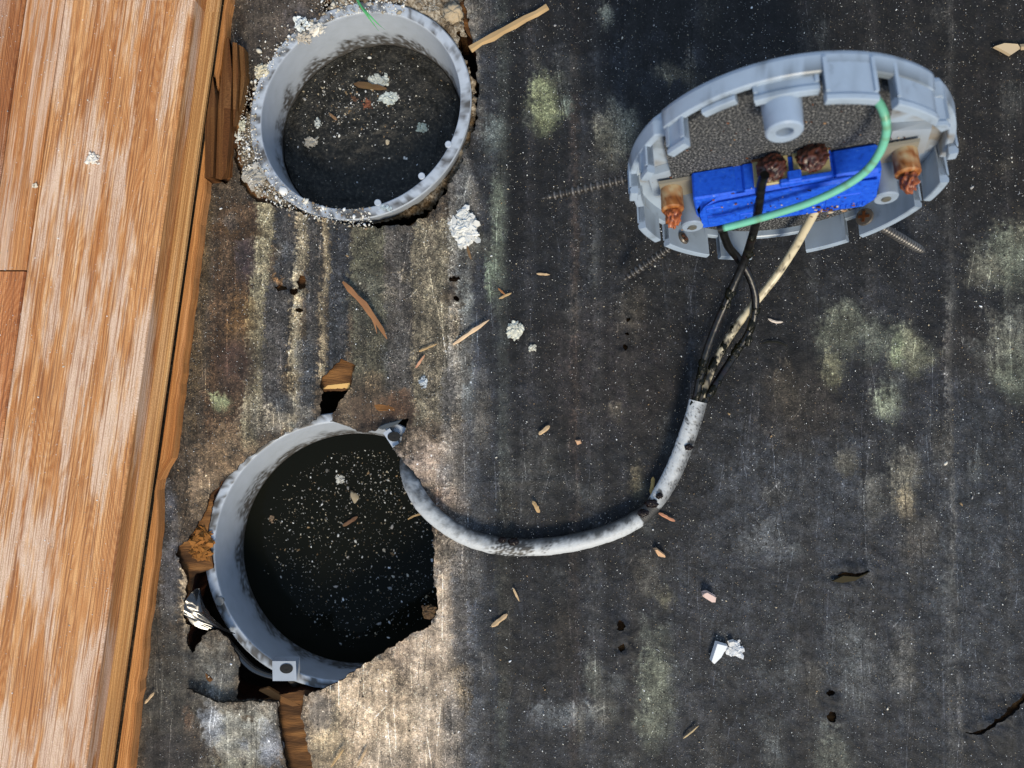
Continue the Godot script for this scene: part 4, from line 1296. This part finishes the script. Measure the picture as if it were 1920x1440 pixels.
# ------------------------------------------------------------------ the cable
func build_cable() -> void:
	var t := thing("electrical_cable", P(960, 1025, 0), "dirty white sheathed cable curving from lower box to the outlet cover", "cable")
	var pts := []
	for a in [[792, 826, -0.034], [778, 842, -0.022], [766, 864, -0.0120], [771, 902, -0.0020], [796, 948, 0.0036], [840, 987, 0.0042], [895, 1014, 0.0040], [960, 1026, 0.0040], [1040, 1023, 0.0040], [1115, 1008, 0.0045], [1175, 985, 0.0055], [1218, 955, 0.0060], [1248, 912, 0.0065], [1270, 868, 0.0080], [1288, 820, 0.0095], [1301, 782, 0.0110], [1309, 752, 0.0118]]:
		pts.append(P(a[0], a[1], a[2]) - t.position)
	pts = smooth_path(pts, 20)
	var rad := []
	var tints := []
	var fn := FastNoiseLite.new()
	fn.seed = 14; fn.frequency = 0.11; fn.fractal_octaves = 3
	for k in pts.size():
		var s := k / 20.0
		var twist := exp(-pow((s - 11.0) / 0.5, 2.0))
		rad.append(0.0041 * (1.0 + 0.05 * fn.get_noise_1d(k)) * (1.0 - 0.14 * twist))
	var m := MB.new()
	var seg := 40
	m.tube(pts, rad, seg, 0.62, Vector3.UP, [], 0.04, 8)
	var f2 := FastNoiseLite.new()
	f2.seed = 15; f2.frequency = 160.0; f2.fractal_octaves = 5
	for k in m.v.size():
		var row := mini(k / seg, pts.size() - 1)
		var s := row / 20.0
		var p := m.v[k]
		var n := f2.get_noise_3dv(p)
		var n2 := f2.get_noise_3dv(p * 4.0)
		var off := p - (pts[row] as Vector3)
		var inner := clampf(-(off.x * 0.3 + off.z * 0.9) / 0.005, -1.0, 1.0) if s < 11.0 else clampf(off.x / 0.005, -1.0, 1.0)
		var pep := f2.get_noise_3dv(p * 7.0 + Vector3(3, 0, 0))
		var dk := 0.93 * smoothstep(-0.25, 0.6, inner + 0.45 * n + 0.2 * n2) * (1.0 if s < 10.8 else 0.75)  # side away from the sun: shading painted in, mixed with grime
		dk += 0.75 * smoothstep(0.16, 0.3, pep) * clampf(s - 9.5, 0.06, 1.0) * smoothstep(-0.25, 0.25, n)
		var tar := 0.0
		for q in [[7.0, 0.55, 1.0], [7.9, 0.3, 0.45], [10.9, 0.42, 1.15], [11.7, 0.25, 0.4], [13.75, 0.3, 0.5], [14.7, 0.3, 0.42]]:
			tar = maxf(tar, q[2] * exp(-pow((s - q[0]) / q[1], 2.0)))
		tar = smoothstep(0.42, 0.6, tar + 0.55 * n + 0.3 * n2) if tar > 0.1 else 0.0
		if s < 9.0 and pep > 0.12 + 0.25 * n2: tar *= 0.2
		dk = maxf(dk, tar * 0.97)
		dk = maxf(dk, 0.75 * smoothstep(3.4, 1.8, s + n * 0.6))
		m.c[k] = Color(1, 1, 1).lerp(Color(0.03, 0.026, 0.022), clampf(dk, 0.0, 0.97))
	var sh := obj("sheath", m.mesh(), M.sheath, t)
	# tarry crumbs stuck on the sheath
	for a in [[962, 1016, 0.0068, 0.0022, 0.0016], [942, 1012, 0.0066, 0.0016, 0.0013], [1222, 944, 0.0088, 0.0028, 0.0018], [1206, 962, 0.0080, 0.0024, 0.0016], [1236, 930, 0.0086, 0.0016, 0.0014], [1291, 838, 0.0118, 0.0018, 0.0014]]:
		m = MB.new()
		m.paint = V(22, 18, 15)
		m.blob(P(a[0], a[1], a[2]) - t.position, Vector3(a[3], 0.0011, a[4]), 0.7, 2.2, int(a[0]), 10)
		obj("tar_lump", m.mesh(), M.tar, sh)
	# three insulated wires and the tar on them
	var white := V(206, 194, 164)
	var black := V(11, 11, 12)
	var runs := [
		[[[1303, 756, 0.0118], [1314, 700, 0.0145], [1326, 655, 0.017], [1342, 612, 0.020], [1360, 570, 0.024], [1378, 530, 0.029], [1396, 488, 0.037], [1410, 446, 0.050], [1419, 408, 0.062], [1424, 376, 0.073], [1428, 345, 0.081], [1434, 328, 0.086]], black, "black_wire"],
		[[[1318, 756, 0.0118], [1340, 722, 0.0110], [1362, 688, 0.0105], [1386, 652, 0.0115], [1405, 622, 0.0140], [1416, 582, 0.0185], [1414, 544, 0.0230], [1401, 510, 0.0270], [1382, 482, 0.0310], [1366, 462, 0.0370], [1354, 430, 0.0470], [1350, 404, 0.0560]], black, "black_wire"],
		[[[1311, 758, 0.0118], [1326, 712, 0.0130], [1342, 676, 0.0130], [1362, 640, 0.0130], [1388, 602, 0.0140], [1420, 562, 0.0160], [1455, 518, 0.0210], [1488, 468, 0.0300], [1512, 426, 0.0420], [1528, 396, 0.0520], [1540, 372, 0.0580]], white, "white_wire"]]
	for k in 3:
		var rp := []
		for a in runs[k][0]: rp.append(P(a[0], a[1], a[2]) - t.position)
		rp = smooth_path(rp, 12)
		var tt := []
		for q in rp.size():
			var c: Color = runs[k][1]
			var n := fn.get_noise_1d(q * 3.0 + k * 50.0)
			if k == 2:
				c = c.lerp(V(96, 76, 50), clampf(0.4 + n, 0.0, 0.7))
				if q < 30: c = V(120, 104, 74).lerp(V(20, 17, 14), clampf(0.5 + 2.2 * n, 0.0, 1.0))
			else: c = c.lerp(V(38, 35, 33), clampf(n + 0.1, 0.0, 0.8))
			tt.append(c)
		m = MB.new()
		m.tube(rp, fill(rp.size(), 0.00172 if k < 2 else 0.0018), 16, 1.0, Vector3.UP, tt, 0.10 if k < 2 else 0.05, 3 + k)
		if k == 2:
			for q in m.v.size():
				var along := clampf(float(q / 16) / rp.size(), 0.0, 1.0)
				var n := f2.get_noise_3dv(m.v[q] * 1.3) + 0.5 * f2.get_noise_3dv(m.v[q] * 5.0)
				m.c[q] = V(206, 194, 164).lerp(V(112, 92, 62), clampf(0.55 - along + n, 0.0, 0.8)).lerp(V(16, 14, 12), clampf(1.1 - 2.6 * along + 1.9 * n, 0.0, 0.96))
		var wr := obj(runs[k][2], m.mesh(), M.wire, t)
		for q in (17 if k < 2 else 10):
			var z: int = int(pow(rng.randf(), 1.3) * (90 if k == 0 else 66)) if k < 2 else int(rng.randf() * 44)
			if z >= rp.size(): break
			m = MB.new()
			m.paint = V(15, 13, 12)
			m.blob(rp[z] + Vector3(rough(0.0008), 0.0006, rough(0.0008)), Vector3(rng.randf_range(0.0014, 0.0019), 0.0014, rng.randf_range(0.0016, 0.0042)) * rng.randf_range(0.7, 1.1), 0.5, 1.5, q + 60 * k, 8, Basis(Vector3.UP, -0.4 + rough(0.3)))
			obj("tar_lump", m.mesh(), M.tar, wr)


# ------------------------------------------------------------------ debris
func splinter(x0: float, y0: float, x1: float, y1: float, wid: float, col: Color, label: String, y := 0.001, bend := 0.0, called := "wood_splinter", fork := false) -> void:
	var a := P0(x0, y0, 0)
	var b := P0(x1, y1, 0)
	var mid := (a + b) * 0.5
	var t := thing(called, Vector3(mid.x, y, mid.z), label, "wood splinter", "wood splinters scattered on the floor")
	t.remove_meta("group")
	var side := Vector3(-(b - a).z, 0, (b - a).x).normalized()
	var m := MB.new()
	var path := []
	var rad := []
	var tints := []
	var n := 7
	var rag0 := rng.randf_range(0.1, 0.5)
	var rag1 := rng.randf_range(0.05, 0.4)
	for k in n + 1:
		var s := float(k) / n
		path.append(a.lerp(b, s) - mid + side * (bend * sin(s * PI) * 0.00025 + rough(wid * 0.000012)) + Vector3(0, wid * 0.00025 * 0.34 + 0.0008 * s * (1 - s), 0))
		var r := wid * 0.5 * 0.00025 * (0.72 + 0.28 * rng.randf()) * (1.0 if wid > 10 and called != "wood_splinter" else clampf(minf(s * 5.0 + rag0, (1 - s) * 4.0 + rag1), 0.0, 1.0))
		rad.append(r)
		tints.append(col.lerp(col * 0.62, rng.randf() * 0.7))
	m.tube(path, rad, 5, 0.45, Vector3(rough(0.4), 1, rough(0.4)), tints, 0.35, int(x0))
	m.paint = col
	if fork:
		m.tube([path[4], path[5] + side * 0.0012, path[6] + side * 0.003], [rad[4] * 0.6, rad[5] * 0.5, 0.0001], 5, 0.5)
	m.facet()
	var o := obj("splinter", m.mesh(), M.matte, t)
	o.name = "sliver"


func crumb(px: float, py: float, y: float, r: Vector3, col: Color, label: String, cat: String, called: String, lumps := 6, sd := 1) -> void:
	var m := MB.new()
	var at := P0(px, py, y)
	var g := RandomNumberGenerator.new()
	g.seed = sd * 977 + int(px)
	if lumps == 1:
		m.paint = col
		m.blob(Vector3(0, r.y * 0.4, 0), r, 0.5, 2.4, sd, 14)
	var out_fn := FastNoiseLite.new()
	out_fn.seed = sd; out_fn.frequency = 0.8
	for k in (0 if lumps == 1 else lumps * 12):
		var ang := g.randf() * TAU
		var far := sqrt(g.randf()) * (0.85 + 0.5 * out_fn.get_noise_2d(cos(ang) * 1.6, sin(ang) * 1.6))
		var sz := (0.08 + 0.26 * pow(g.randf(), 2.0)) * (1.15 - 0.4 * far)
		var off := Vector3(cos(ang) * far * r.x, r.y * g.randf_range(0.0, 0.9) * (1.1 - far), sin(ang) * far * r.z)
		m.paint = col.lerp(col * 0.66, g.randf())
		var mean := (r.x + r.z) * 0.5
		m.blob(off, Vector3(mean * sz * g.randf_range(0.8, 2.2), mean * sz * 0.32, mean * sz), 0.7, 1.6, sd + k * 7, 3, Basis.from_euler(Vector3(g.randf_range(-0.7, 0.7), g.randf() * 6.0, g.randf_range(-0.7, 0.7))))
	if lumps > 1: m.facet()
	var o := obj(called, m.mesh(), M.matte)
	o.position = at
	tag(o, label, cat)


func chip(pts: Array, y: float, th: float, col: Color, label: String, cat: String, called: String, mt := "matte") -> void:
	var c := Vector2.ZERO
	var pg := poly(pts)
	for p in pg: c += p / pg.size()
	var base := P0(c.x, c.y, y)
	var m := MB.new()
	m.paint = col
	m.prism(pg, y, y + th, func(a: float, b: float, z: float) -> Vector3: return P0(a, b, z + 0.0005 * nse.get_noise_2d(a * 15.0, b * 15.0)) - base, 1.6)
	var o := obj(called, m.mesh(), M[mt])
	o.position = base
	tag(o, label, cat)


func build_debris() -> void:
	var pale := V(206, 176, 138)
	var tan_ := V(194, 162, 118)
	splinter(882, 97, 1026, 19, 17, tan_, "largest tan wood stick, leaning off the upper box's right rim", 0.0015, 0.0, "wood_stick")
	splinter(645, 530, 728, 636, 13, V(150, 108, 76), "long reddish brown splinter between the two boxes, forked at one end", 0.0018, -6.0, "wood_splinter", true)
	splinter(850, 646, 918, 600, 8, V(220, 190, 156), "long pale straight splinter beside the white crumbs", 0.001)
	splinter(786, 659, 820, 645, 5, tan_, "short thin tan splinter just below the long pale one", 0.001)
	splinter(935, 561, 959, 550, 5, tan_, "pale sliver crossing a smaller one above the white crumb", 0.001)
	splinter(934, 541, 950, 556, 4, V(160, 110, 70), "small brown sliver crossed by a pale one above the white crumb", 0.001)
	splinter(1006, 514, 1031, 516, 5, pale, "pale level sliver left of the cover's lower left screw", 0.001)
	splinter(780, 690, 797, 666, 5, V(200, 150, 120), "pinkish sliver right of the hole with bare yellow wood", 0.001)
	splinter(922, 1172, 951, 1149, 11, pale, "broad pale sliver on the whitish band below the cable", 0.001)
	splinter(999, 938, 1011, 960, 10, tan_, "stubby tan sliver just above the cable's lowest bend", 0.001)
	splinter(1010, 814, 1030, 798, 9, pale, "pale wedge shaped sliver in the bare felt inside the cable's curve", 0.001)
	splinter(1219, 926, 1223, 893, 9, V(176, 150, 96), "upright tan sliver touching the cable's upper bend", 0.0015)
	splinter(1234, 961, 1264, 976, 7, V(196, 140, 110), "reddish sliver lying under the cable's upper bend", 0.001)
	splinter(1280, 1382, 1309, 1358, 5, V(190, 168, 130), "thin lone sliver below the white chip", 0.001)
	splinter(622, 1434, 646, 1400, 5, tan_, "left one of two slivers on the bright sand beside the brown slit", 0.002)
	splinter(672, 1432, 690, 1398, 5, pale, "right one of two slivers on the bright sand beside the brown slit", 0.002)
	splinter(274, 1317, 292, 1296, 6, pale, "sliver on dark felt against the oak boards", 0.001)
	splinter(1438, 598, 1466, 604, 6, V(232, 216, 200), "white sliver to the right of the white wire", 0.001, 3.0)
	splinter(744, 1001, 788, 988, 5, tan_, "thin bent tan sliver floating near the cable in the lower box", -0.0388, -4.0)
	splinter(610, 1014, 640, 995, 10, V(110, 84, 66), "brown sliver floating in the middle of the lower box", -0.0388)
	splinter(640, 112, 706, 122, 14, V(96, 76, 54), "dark brown stick on the mud in the upper box", -0.030)
	splinter(590, 172, 606, 186, 7, V(132, 104, 78), "light brown sliver on the mud near the upper box's left wall", -0.029)
	splinter(962, 1101, 974, 1126, 5, pale, "tiny pale sliver on the whitish band's right side", 0.001)
	splinter(1426, 644, 1476, 650, 4, V(40, 40, 34), "dark curved stem right of the wires", 0.001, -6.0)
	splinter(876, 462, 884, 488, 6, V(120, 96, 70), "brown sliver under the fluffy white clump", 0.001)
	splinter(1905, 94, 1990, 84, 16, V(176, 152, 120), "beige torn sliver at the frame's upper right", 0.0015, 0.0, "torn_sliver")
	chip([1858, 92, 1876, 86, 1900, 88, 1906, 96, 1888, 108, 1874, 100], 0.0012, 0.0018, V(190, 170, 140), "beige flake joined to the torn sliver in the upper right", "wood chip", "wood_chip")
	chip([1314, 1108, 1322, 1105, 1340, 1115, 1338, 1126, 1330, 1126, 1316, 1117], 0.0008, 0.0036, V(226, 196, 182), "pinkish wood chip right of the cable's bottom bend, above the white chip", "wood chip", "wood_chip")
	chip([1223, 1027, 1230, 1026, 1246, 1038, 1246, 1044, 1234, 1042], 0.0008, 0.003, V(206, 166, 128), "tan wood chip below the cable's tarry upper bend", "wood chip", "wood_chip")
	chip([1078, 825, 1088, 824, 1090, 831, 1082, 834], 0.0008, 0.0016, V(200, 160, 126), "small tan chip in the bare felt inside the cable's curve", "wood chip", "wood_chip")
	chip([1340, 1200, 1362, 1206, 1350, 1228, 1336, 1242, 1329, 1234], 0.001, 0.0028, V(226, 228, 230), "flat white chip beside a little heap of white powder", "plaster chip", "plaster_chip")
	chip([1362, 1200, 1374, 1197, 1376, 1206, 1366, 1210], 0.001, 0.002, V(210, 208, 204), "small square white chip between flat chip and powder heap", "plaster chip", "plaster_chip")
	chip([1558, 1088, 1578, 1078, 1606, 1080, 1628, 1070, 1600, 1087, 1576, 1091], 0.0006, 0.0014, V(58, 50, 38), "brown sliver wedged in the gash of the felt", "wood chip", "wood_chip")
	crumb(1377, 1216, 0.0005, Vector3(0.0045, 0.0012, 0.0042), V(224, 226, 228), "little heap of white powder next to the flat white chip", "plaster powder", "powder_heap", 14, 3)
	crumb(871, 428, 0.0005, Vector3(0.0064, 0.0022, 0.0086), V(226, 226, 222), "largest fluffy white clump, below the upper box's right side", "plaster crumb", "plaster_crumb", 26, 5)
	crumb(966, 620, 0.0005, Vector3(0.0042, 0.0024, 0.0046), V(222, 222, 208), "ragged white crumb in the middle of the bare felt", "plaster crumb", "plaster_crumb", 12, 7)
	crumb(998, 652, 0.0005, Vector3(0.0020, 0.0019, 0.0020), V(216, 214, 200), "small round white crumb below the ragged one", "plaster crumb", "plaster_crumb", 5, 9)
	crumb(794, 716, 0.0005, Vector3(0.0022, 0.0013, 0.0030), V(190, 198, 204), "small bluish white crumb right of the bare yellow wood", "plaster crumb", "plaster_crumb", 6, 11)
	crumb(222, 325, 0.0222, Vector3(0.0034, 0.0017, 0.0030), V(236, 230, 220), "white crumb lying alone on the oak boards", "plaster crumb", "plaster_crumb", 6, 13)
	crumb(22, 540, 0.0222, Vector3(0.0038, 0.0014, 0.0040), V(226, 222, 218), "white crumb on the boards below the butt joint", "plaster crumb", "plaster_crumb", 8, 15)
	crumb(2, 800, 0.0222, Vector3(0.0034, 0.0018, 0.0044), V(222, 222, 220), "white crumb cut off by the photo's left edge", "plaster crumb", "plaster_crumb", 8, 17)
	crumb(121, 371, 0.0222, Vector3(0.0015, 0.0009, 0.0012), V(230, 220, 200), "tiny white crumb left of and below the lone one on the boards", "plaster crumb", "plaster_crumb", 3, 19)
	crumb(50, 299, 0.0222, Vector3(0.0014, 0.001, 0.0014), V(206, 206, 210), "tiny grey crumb on the boards above the butt joint", "plaster crumb", "plaster_crumb", 3, 21)
	crumb(566, 48, 0.0015, Vector3(0.0046, 0.0028, 0.0036), V(226, 232, 232), "smooth white shell like flake on the upper box's top left edge", "plaster crumb", "plaster_flake", 3, 23)
	crumb(594, 58, 0.001, Vector3(0.0042, 0.0028, 0.0036), V(228, 222, 210), "white lumps right next to the shell like flake", "plaster crumb", "plaster_crumb", 9, 25)
	crumb(572, 74, 0.001, Vector3(0.0038, 0.0020, 0.0030), V(206, 196, 180), "cream lumps just below the shell like flake", "plaster crumb", "plaster_crumb", 9, 27)
	crumb(492, 135, 0.0, Vector3(0.0042, 0.0024, 0.0040), V(216, 208, 184), "cream crumb on the mortar beside the broken wood block's top", "plaster crumb", "plaster_crumb", 9, 29)
	crumb(449, 238, 0.0008, Vector3(0.0028, 0.0018, 0.0040), V(214, 212, 190), "pale crumb on the mortar beside the broken wood block's middle", "plaster crumb", "plaster_crumb", 6, 31)
	crumb(447, 258, 0.001, Vector3(0.0016, 0.0012, 0.0034), V(222, 224, 218), "narrow white flake on the mortar left of the upper box", "plaster crumb", "plaster_flake", 2, 33)
	crumb(480, 330, -0.0005, Vector3(0.0062, 0.0026, 0.0058), V(176, 172, 164), "large grey lump of mortar at the upper box's lower left", "plaster crumb", "mortar_lump", 18, 35)
	crumb(724, 391, 0.0, Vector3(0.0042, 0.002, 0.0024), V(176, 190, 196), "bluish white lump on the upper box's bottom rim", "plaster crumb", "mortar_lump", 8, 37)
	crumb(850, 30, 0.001, Vector3(0.0042, 0.003, 0.0040), V(170, 154, 130), "round tan pebble at the upper box's top right", "pebble", "pebble", 1, 39)
	crumb(641, 142, -0.031, Vector3(0.0034, 0.0016, 0.0046), V(92, 68, 56), "curled reddish brown leaf bit on the mud in the upper box", "leaf bit", "dead_leaf", 3, 41)
	crumb(664, 150, -0.031, Vector3(0.0036, 0.0014, 0.0040), V(128, 84, 66), "lighter brown leaf bit beside the curled one in the upper box", "leaf bit", "dead_leaf", 3, 43)
	crumb(708, 140, -0.030, Vector3(0.0046, 0.0014, 0.0034), V(206, 214, 210), "white fluff on the mud right of the leaf bits", "plaster crumb", "white_fluff", 12, 45)
	crumb(778, 200, -0.030, Vector3(0.0034, 0.001, 0.0026), V(150, 166, 164), "grey white fluff on the mud in the upper box's right half", "plaster crumb", "white_fluff", 8, 47)
	crumb(566, 190, -0.030, Vector3(0.0018, 0.001, 0.0028), V(200, 206, 204), "small white fluff near the upper box's left wall", "plaster crumb", "white_fluff", 5, 49)
	crumb(552, 230, -0.030, Vector3(0.0040, 0.0012, 0.0030), V(186, 180, 168), "cream fluff on the waterline at the upper box's left wall", "plaster crumb", "white_fluff", 10, 51)
	crumb(690, 104, -0.030, Vector3(0.0060, 0.0016, 0.0030), V(190, 196, 192), "spread of white crumbs on the mud under the upper box's top wall", "plaster crumb", "white_fluff", 16, 53)
	crumb(603, 918, -0.0388, Vector3(0.0026, 0.0010, 0.0026), V(214, 214, 208), "white clump floating near the lower box's top", "plaster crumb", "white_fluff", 9, 55)
	crumb(462, 1000, -0.0385, Vector3(0.0015, 0.001, 0.002), V(140, 120, 100), "brown speck at the lower box's left waterline", "leaf bit", "dead_leaf", 3, 57)
	crumb(372, 1020, -0.0028, Vector3(0.0050, 0.0030, 0.0080), V(150, 100, 50), "crumbling orange brown rotten wood left of the lower box", "rotten wood", "rotten_wood", 20, 59)
	crumb(805, 1148, -0.0015, Vector3(0.0042, 0.0018, 0.0036), V(96, 76, 56), "brown shredded felt scrap at the lower box's right edge", "felt scrap", "felt_scrap", 10, 61)
	chip([604, 712, 625, 690, 641, 676, 666, 686, 658, 702, 656, 716, 604, 722], -0.0055, 0.0028, V(170, 112, 56), "bare yellow brown wood end showing through the tear above the lower box", "wood end", "bare_wood")
	chip([602, 722, 656, 716, 655, 730, 602, 731], -0.0058, 0.0036, V(214, 172, 108), "pale sawn edge of the bare wood above the lower box", "wood end", "sawn_edge")
	# black plastic scrap curled beside the lower box
	var m := MB.new()
	var left := smooth_path([P0(372, 1100, 0.003), P0(357, 1122, 0.005), P0(353, 1150, 0.003), P0(374, 1182, -0.001)], 5)
	var right := smooth_path([P0(384, 1104, 0.006), P0(402, 1138, 0.0065), P0(421, 1168, 0.003), P0(440, 1190, -0.001)], 5)
	for side in 2:
		var f0 := m.v.size()
		for q in left.size():
			for s in 9:
				var u := s / 8.0
				var p: Vector3 = (left[q] as Vector3).lerp(right[q], u) - P0(384, 1146, 0)
				p.y += 0.0042 * (absf(2.0 * u - 1.0) - 0.75) * (1.0 - 0.5 * q / left.size()) + 0.0016 * nse.get_noise_2d(q * 26.0, s * 30.0) - 0.0005 * side
				m.vert(p)
		for q in left.size() - 1:
			for s in 8:
				var k := f0 + q * 9 + s
				if side == 0: m.quad(k, k + 1, k + 10, k + 9)
				else: m.quad(k, k + 9, k + 10, k + 1)
	var o := obj("plastic_scrap", m.mesh(), M.shiny_plastic)
	o.position = P0(384, 1146, 0)
	tag(o, "curled shiny black plastic scrap at the lower box's left", "plastic scrap")
	m = MB.new()
	var tp := []
	for a in [[424, 1208, -0.003], [446, 1236, -0.0035], [468, 1256, -0.003], [490, 1268, -0.0035], [510, 1274, -0.004]]: tp.append(P0(a[0], a[1], a[2]) - P0(468, 1256, -0.004))
	tp = smooth_path(tp, 5)
	m.tube(tp, fill(tp.size(), 0.0013), 8, 2.0, Vector3.UP)
	o = obj("plastic_strip", m.mesh(), M.shiny_plastic)
	o.position = P0(468, 1256, -0.004)
	tag(o, "narrow shiny black plastic strip along the lower box's bottom left rim", "plastic scrap")
	chip([704, 802, 722, 794, 754, 786, 744, 796, 728, 802, 716, 806], -0.0014, 0.0012, V(70, 76, 82), "dark curled felt edge by the black gap at the lower box's top", "felt scrap", "felt_scrap")
	chip([482, 1298, 500, 1292, 524, 1308, 548, 1320, 560, 1326, 546, 1328, 520, 1318], -0.004, 0.002, V(120, 84, 52), "brown wood sliver below the square screw tab", "wood chip", "wood_chip")
	# green grass blades hanging over the upper box
	var t := thing("grass_blade", P(690, 40, 0.002), "thin green grass blades over the upper box's top rim", "grass blade")
	for g in [[[668, -4, 0.004], [682, 20, 0.009], [698, 42, 0.008], [710, 58, 0.001]], [[672, 6, 0.004], [690, 26, 0.010], [708, 44, 0.009], [722, 56, 0.002]]]:
		m = MB.new()
		m.paint = V(96, 176, 112)
		var bp := []
		for a in g: bp.append(P(a[0], a[1], a[2]) - t.position)
		bp = smooth_path(bp, 5)
		var br := []
		for k in bp.size(): br.append(0.0006 * (1.05 - float(k) / bp.size()))
		m.tube(bp, br, 6, 0.35)
		obj("blade", m.mesh(), M.matte, t)


func scatter(called: String, label: String, count: int, shape: Mesh, place: Callable, material: Material) -> void:
	var mm := MultiMesh.new()
	mm.transform_format = MultiMesh.TRANSFORM_3D
	mm.use_colors = true
	mm.mesh = shape
	mm.instance_count = count
	for k in count:
		var a: Array = place.call(k)
		mm.set_instance_transform(k, a[0])
		mm.set_instance_color(k, a[1])
	var mi := MultiMeshInstance3D.new()
	mi.name = called
	mi.multimesh = mm
	mi.material_override = material
	add_child(mi)
	tag(mi, label, "", "", "stuff")


func spin() -> Basis:
	return Basis.from_euler(Vector3(rough(0.5), rng.randf() * TAU, rough(0.5)))


func build_dust() -> void:
	var m := MB.new()
	m.blob(Vector3.ZERO, Vector3(1, 0.55, 0.8), 0.6, 2.0, 3, 3)
	var grain := m.mesh()
	m = MB.new()
	m.tube([Vector3(-1, 0, 0), Vector3(-0.4, 0.1, 0.22), Vector3(0.3, 0.12, 0.25), Vector3(1, 0, 0)], [0.04, 0.07, 0.07, 0.03], 4)
	var fibre := m.mesh()
	var tones := [V(226, 226, 222), V(210, 204, 190), V(190, 176, 150), V(160, 158, 156), V(232, 234, 236), V(150, 126, 96)]
	scatter("dust_specks", "fine pale dust and sawdust specks over the felt", 26000, grain, func(_k: int) -> Array:
		var x := 0.0
		var y := 0.0
		for q in 12:
			x = rng.randf_range(300, 2000); y = rng.randf_range(-80, 1520)
			if x > 432 - 0.135 * y and solid_at(x, y): break
		var s := 0.00007 * exp(rng.randfn() * 0.5) + 0.00003
		if rng.randf() < 0.02: s *= 2.6
		return [Transform3D(spin().scaled_local(Vector3(s * rng.randf_range(1, 1.8), s, s)), P0(x, y, 0.0005)), tones[rng.randi() % 6]], M.matte)
	scatter("dust_fibres", "short pale fibres and fine sawdust over the felt", 9000, fibre, func(_k: int) -> Array:
		var x := 0.0
		var y := 0.0
		for q in 12:
			x = rng.randf_range(300, 2000); y = rng.randf_range(-80, 1520)
			if x > 432 - 0.135 * y and solid_at(x, y): break
		var s := 0.00028 * exp(rng.randfn() * 0.45)
		return [Transform3D(spin().scaled_local(Vector3(s, s, s)), P0(x, y, 0.0005)), tones[rng.randi() % 6] * rng.randf_range(0.6, 1.0)], M.matte)
	scatter("floor_dust", "white dust specks on the oak boards", 2600, grain, func(_k: int) -> Array:
		var y := rng.randf_range(-60, 1500)
		var x := rng.randf_range(-20, 360) - 0.142 * y
		var s := 0.00008 * exp(rng.randfn() * 0.5) + 0.00003
		var p := P(x, y, 0.0221)
		return [Transform3D(spin().scaled_local(Vector3(s * 1.4, s, s)), p), tones[rng.randi() % 5]], M.matte)
	scatter("floating_specks", "pale specks floating on the black water", 2400, grain, func(k: int) -> Array:
		var a := rng.randf() * TAU
		var r := sqrt(rng.randf()) * 205.0
		var c := LOWER_C + Vector2(0, 25) + Vector2(cos(a), sin(a)) * r
		if k % 5 < 3:
			c = LOWER_C + Vector2(20 + rng.randfn() * 85, -105 + rng.randfn() * 70)
			if (c - LOWER_C - Vector2(0, 25)).length() > 205: c = LOWER_C
		for q in 10:
			if nse.get_noise_2d(c.x * 2.2, c.y * 2.2) > rng.randf() * 0.3 - 0.08: break
			a = rng.randf() * TAU
			c = LOWER_C + Vector2(15, 15) + Vector2(cos(a), sin(a)) * sqrt(rng.randf()) * 195.0
		var s := 0.00010 * exp(rng.randfn() * 0.8) + 0.00004
		return [Transform3D(spin().scaled_local(Vector3(s * 1.6, s * 0.5, s)), P0(c.x, c.y, -0.0384)), tones[rng.randi() % 6] * (0.25 + 0.75 * rng.randf())], M.matte)
	scatter("mud_grit", "pale grit lying on the mud in the upper box", 900, grain, func(k: int) -> Array:
		var a := rng.randf() * TAU
		var r := sqrt(rng.randf())
		var q := Vector2(185 * cos(a), 162 * sin(a)).rotated(-0.73) * r
		if k % 3: q = Vector2(-30 + rng.randfn() * 70.0, -70 + rng.randfn() * 45.0)
		if (q.rotated(0.73) / Vector2(185, 162)).length() > 1.0: q *= 0.4
		var c := UPPER_C + q
		var s := 0.00016 * exp(rng.randfn() * 0.6) + 0.00005
		var y := -0.0302 + 0.0018 * mud_noise(c.x, c.y)
		return [Transform3D(spin().scaled_local(Vector3(s * 1.5, s * 0.7, s)), P0(c.x, c.y, y)), tones[rng.randi() % 6] * rng.randf_range(0.5, 1.0)], M.matte)
	m = MB.new()
	m.blob(Vector3.ZERO, Vector3(1, 0.8, 0.9), 0.6, 2.0, 8, 4)
	scatter("mortar_crumbs", "pale crumbs broken off the mortar round the upper box", 2600, m.mesh(), func(_k: int) -> Array:
		var c := Vector2.ZERO
		for q in 30:
			var a := rng.randf_range(PI * 0.62, PI * 1.78)
			var e := Vector2(197 * cos(a), 173 * sin(a))
			e = (e + e.normalized() * (4.0 + 46.0 * rng.randf())).rotated(-0.73 + 0.2)
			c = UPPER_C + e
			if not solid_at(c.x, c.y) or rng.randf() < 0.12: break
		var s := 0.00020 * exp(rng.randfn() * 0.6)
		return [Transform3D(Basis.from_euler(Vector3(rng.randf() * 6, rng.randf() * 6, 0)).scaled_local(Vector3(s * 1.3, s, s)), P0(c.x, c.y, 0.0004 + 0.0012 * rng.randf())), [V(214, 212, 204), V(196, 190, 176), V(160, 150, 132), V(222, 223, 222), V(128, 110, 90)][rng.randi() % 5]], M.matte)


func mud_noise(x: float, y: float) -> float:
	nse.seed = 3; nse.frequency = 0.02; nse.fractal_octaves = 4
	return nse.get_noise_2d(x, y)
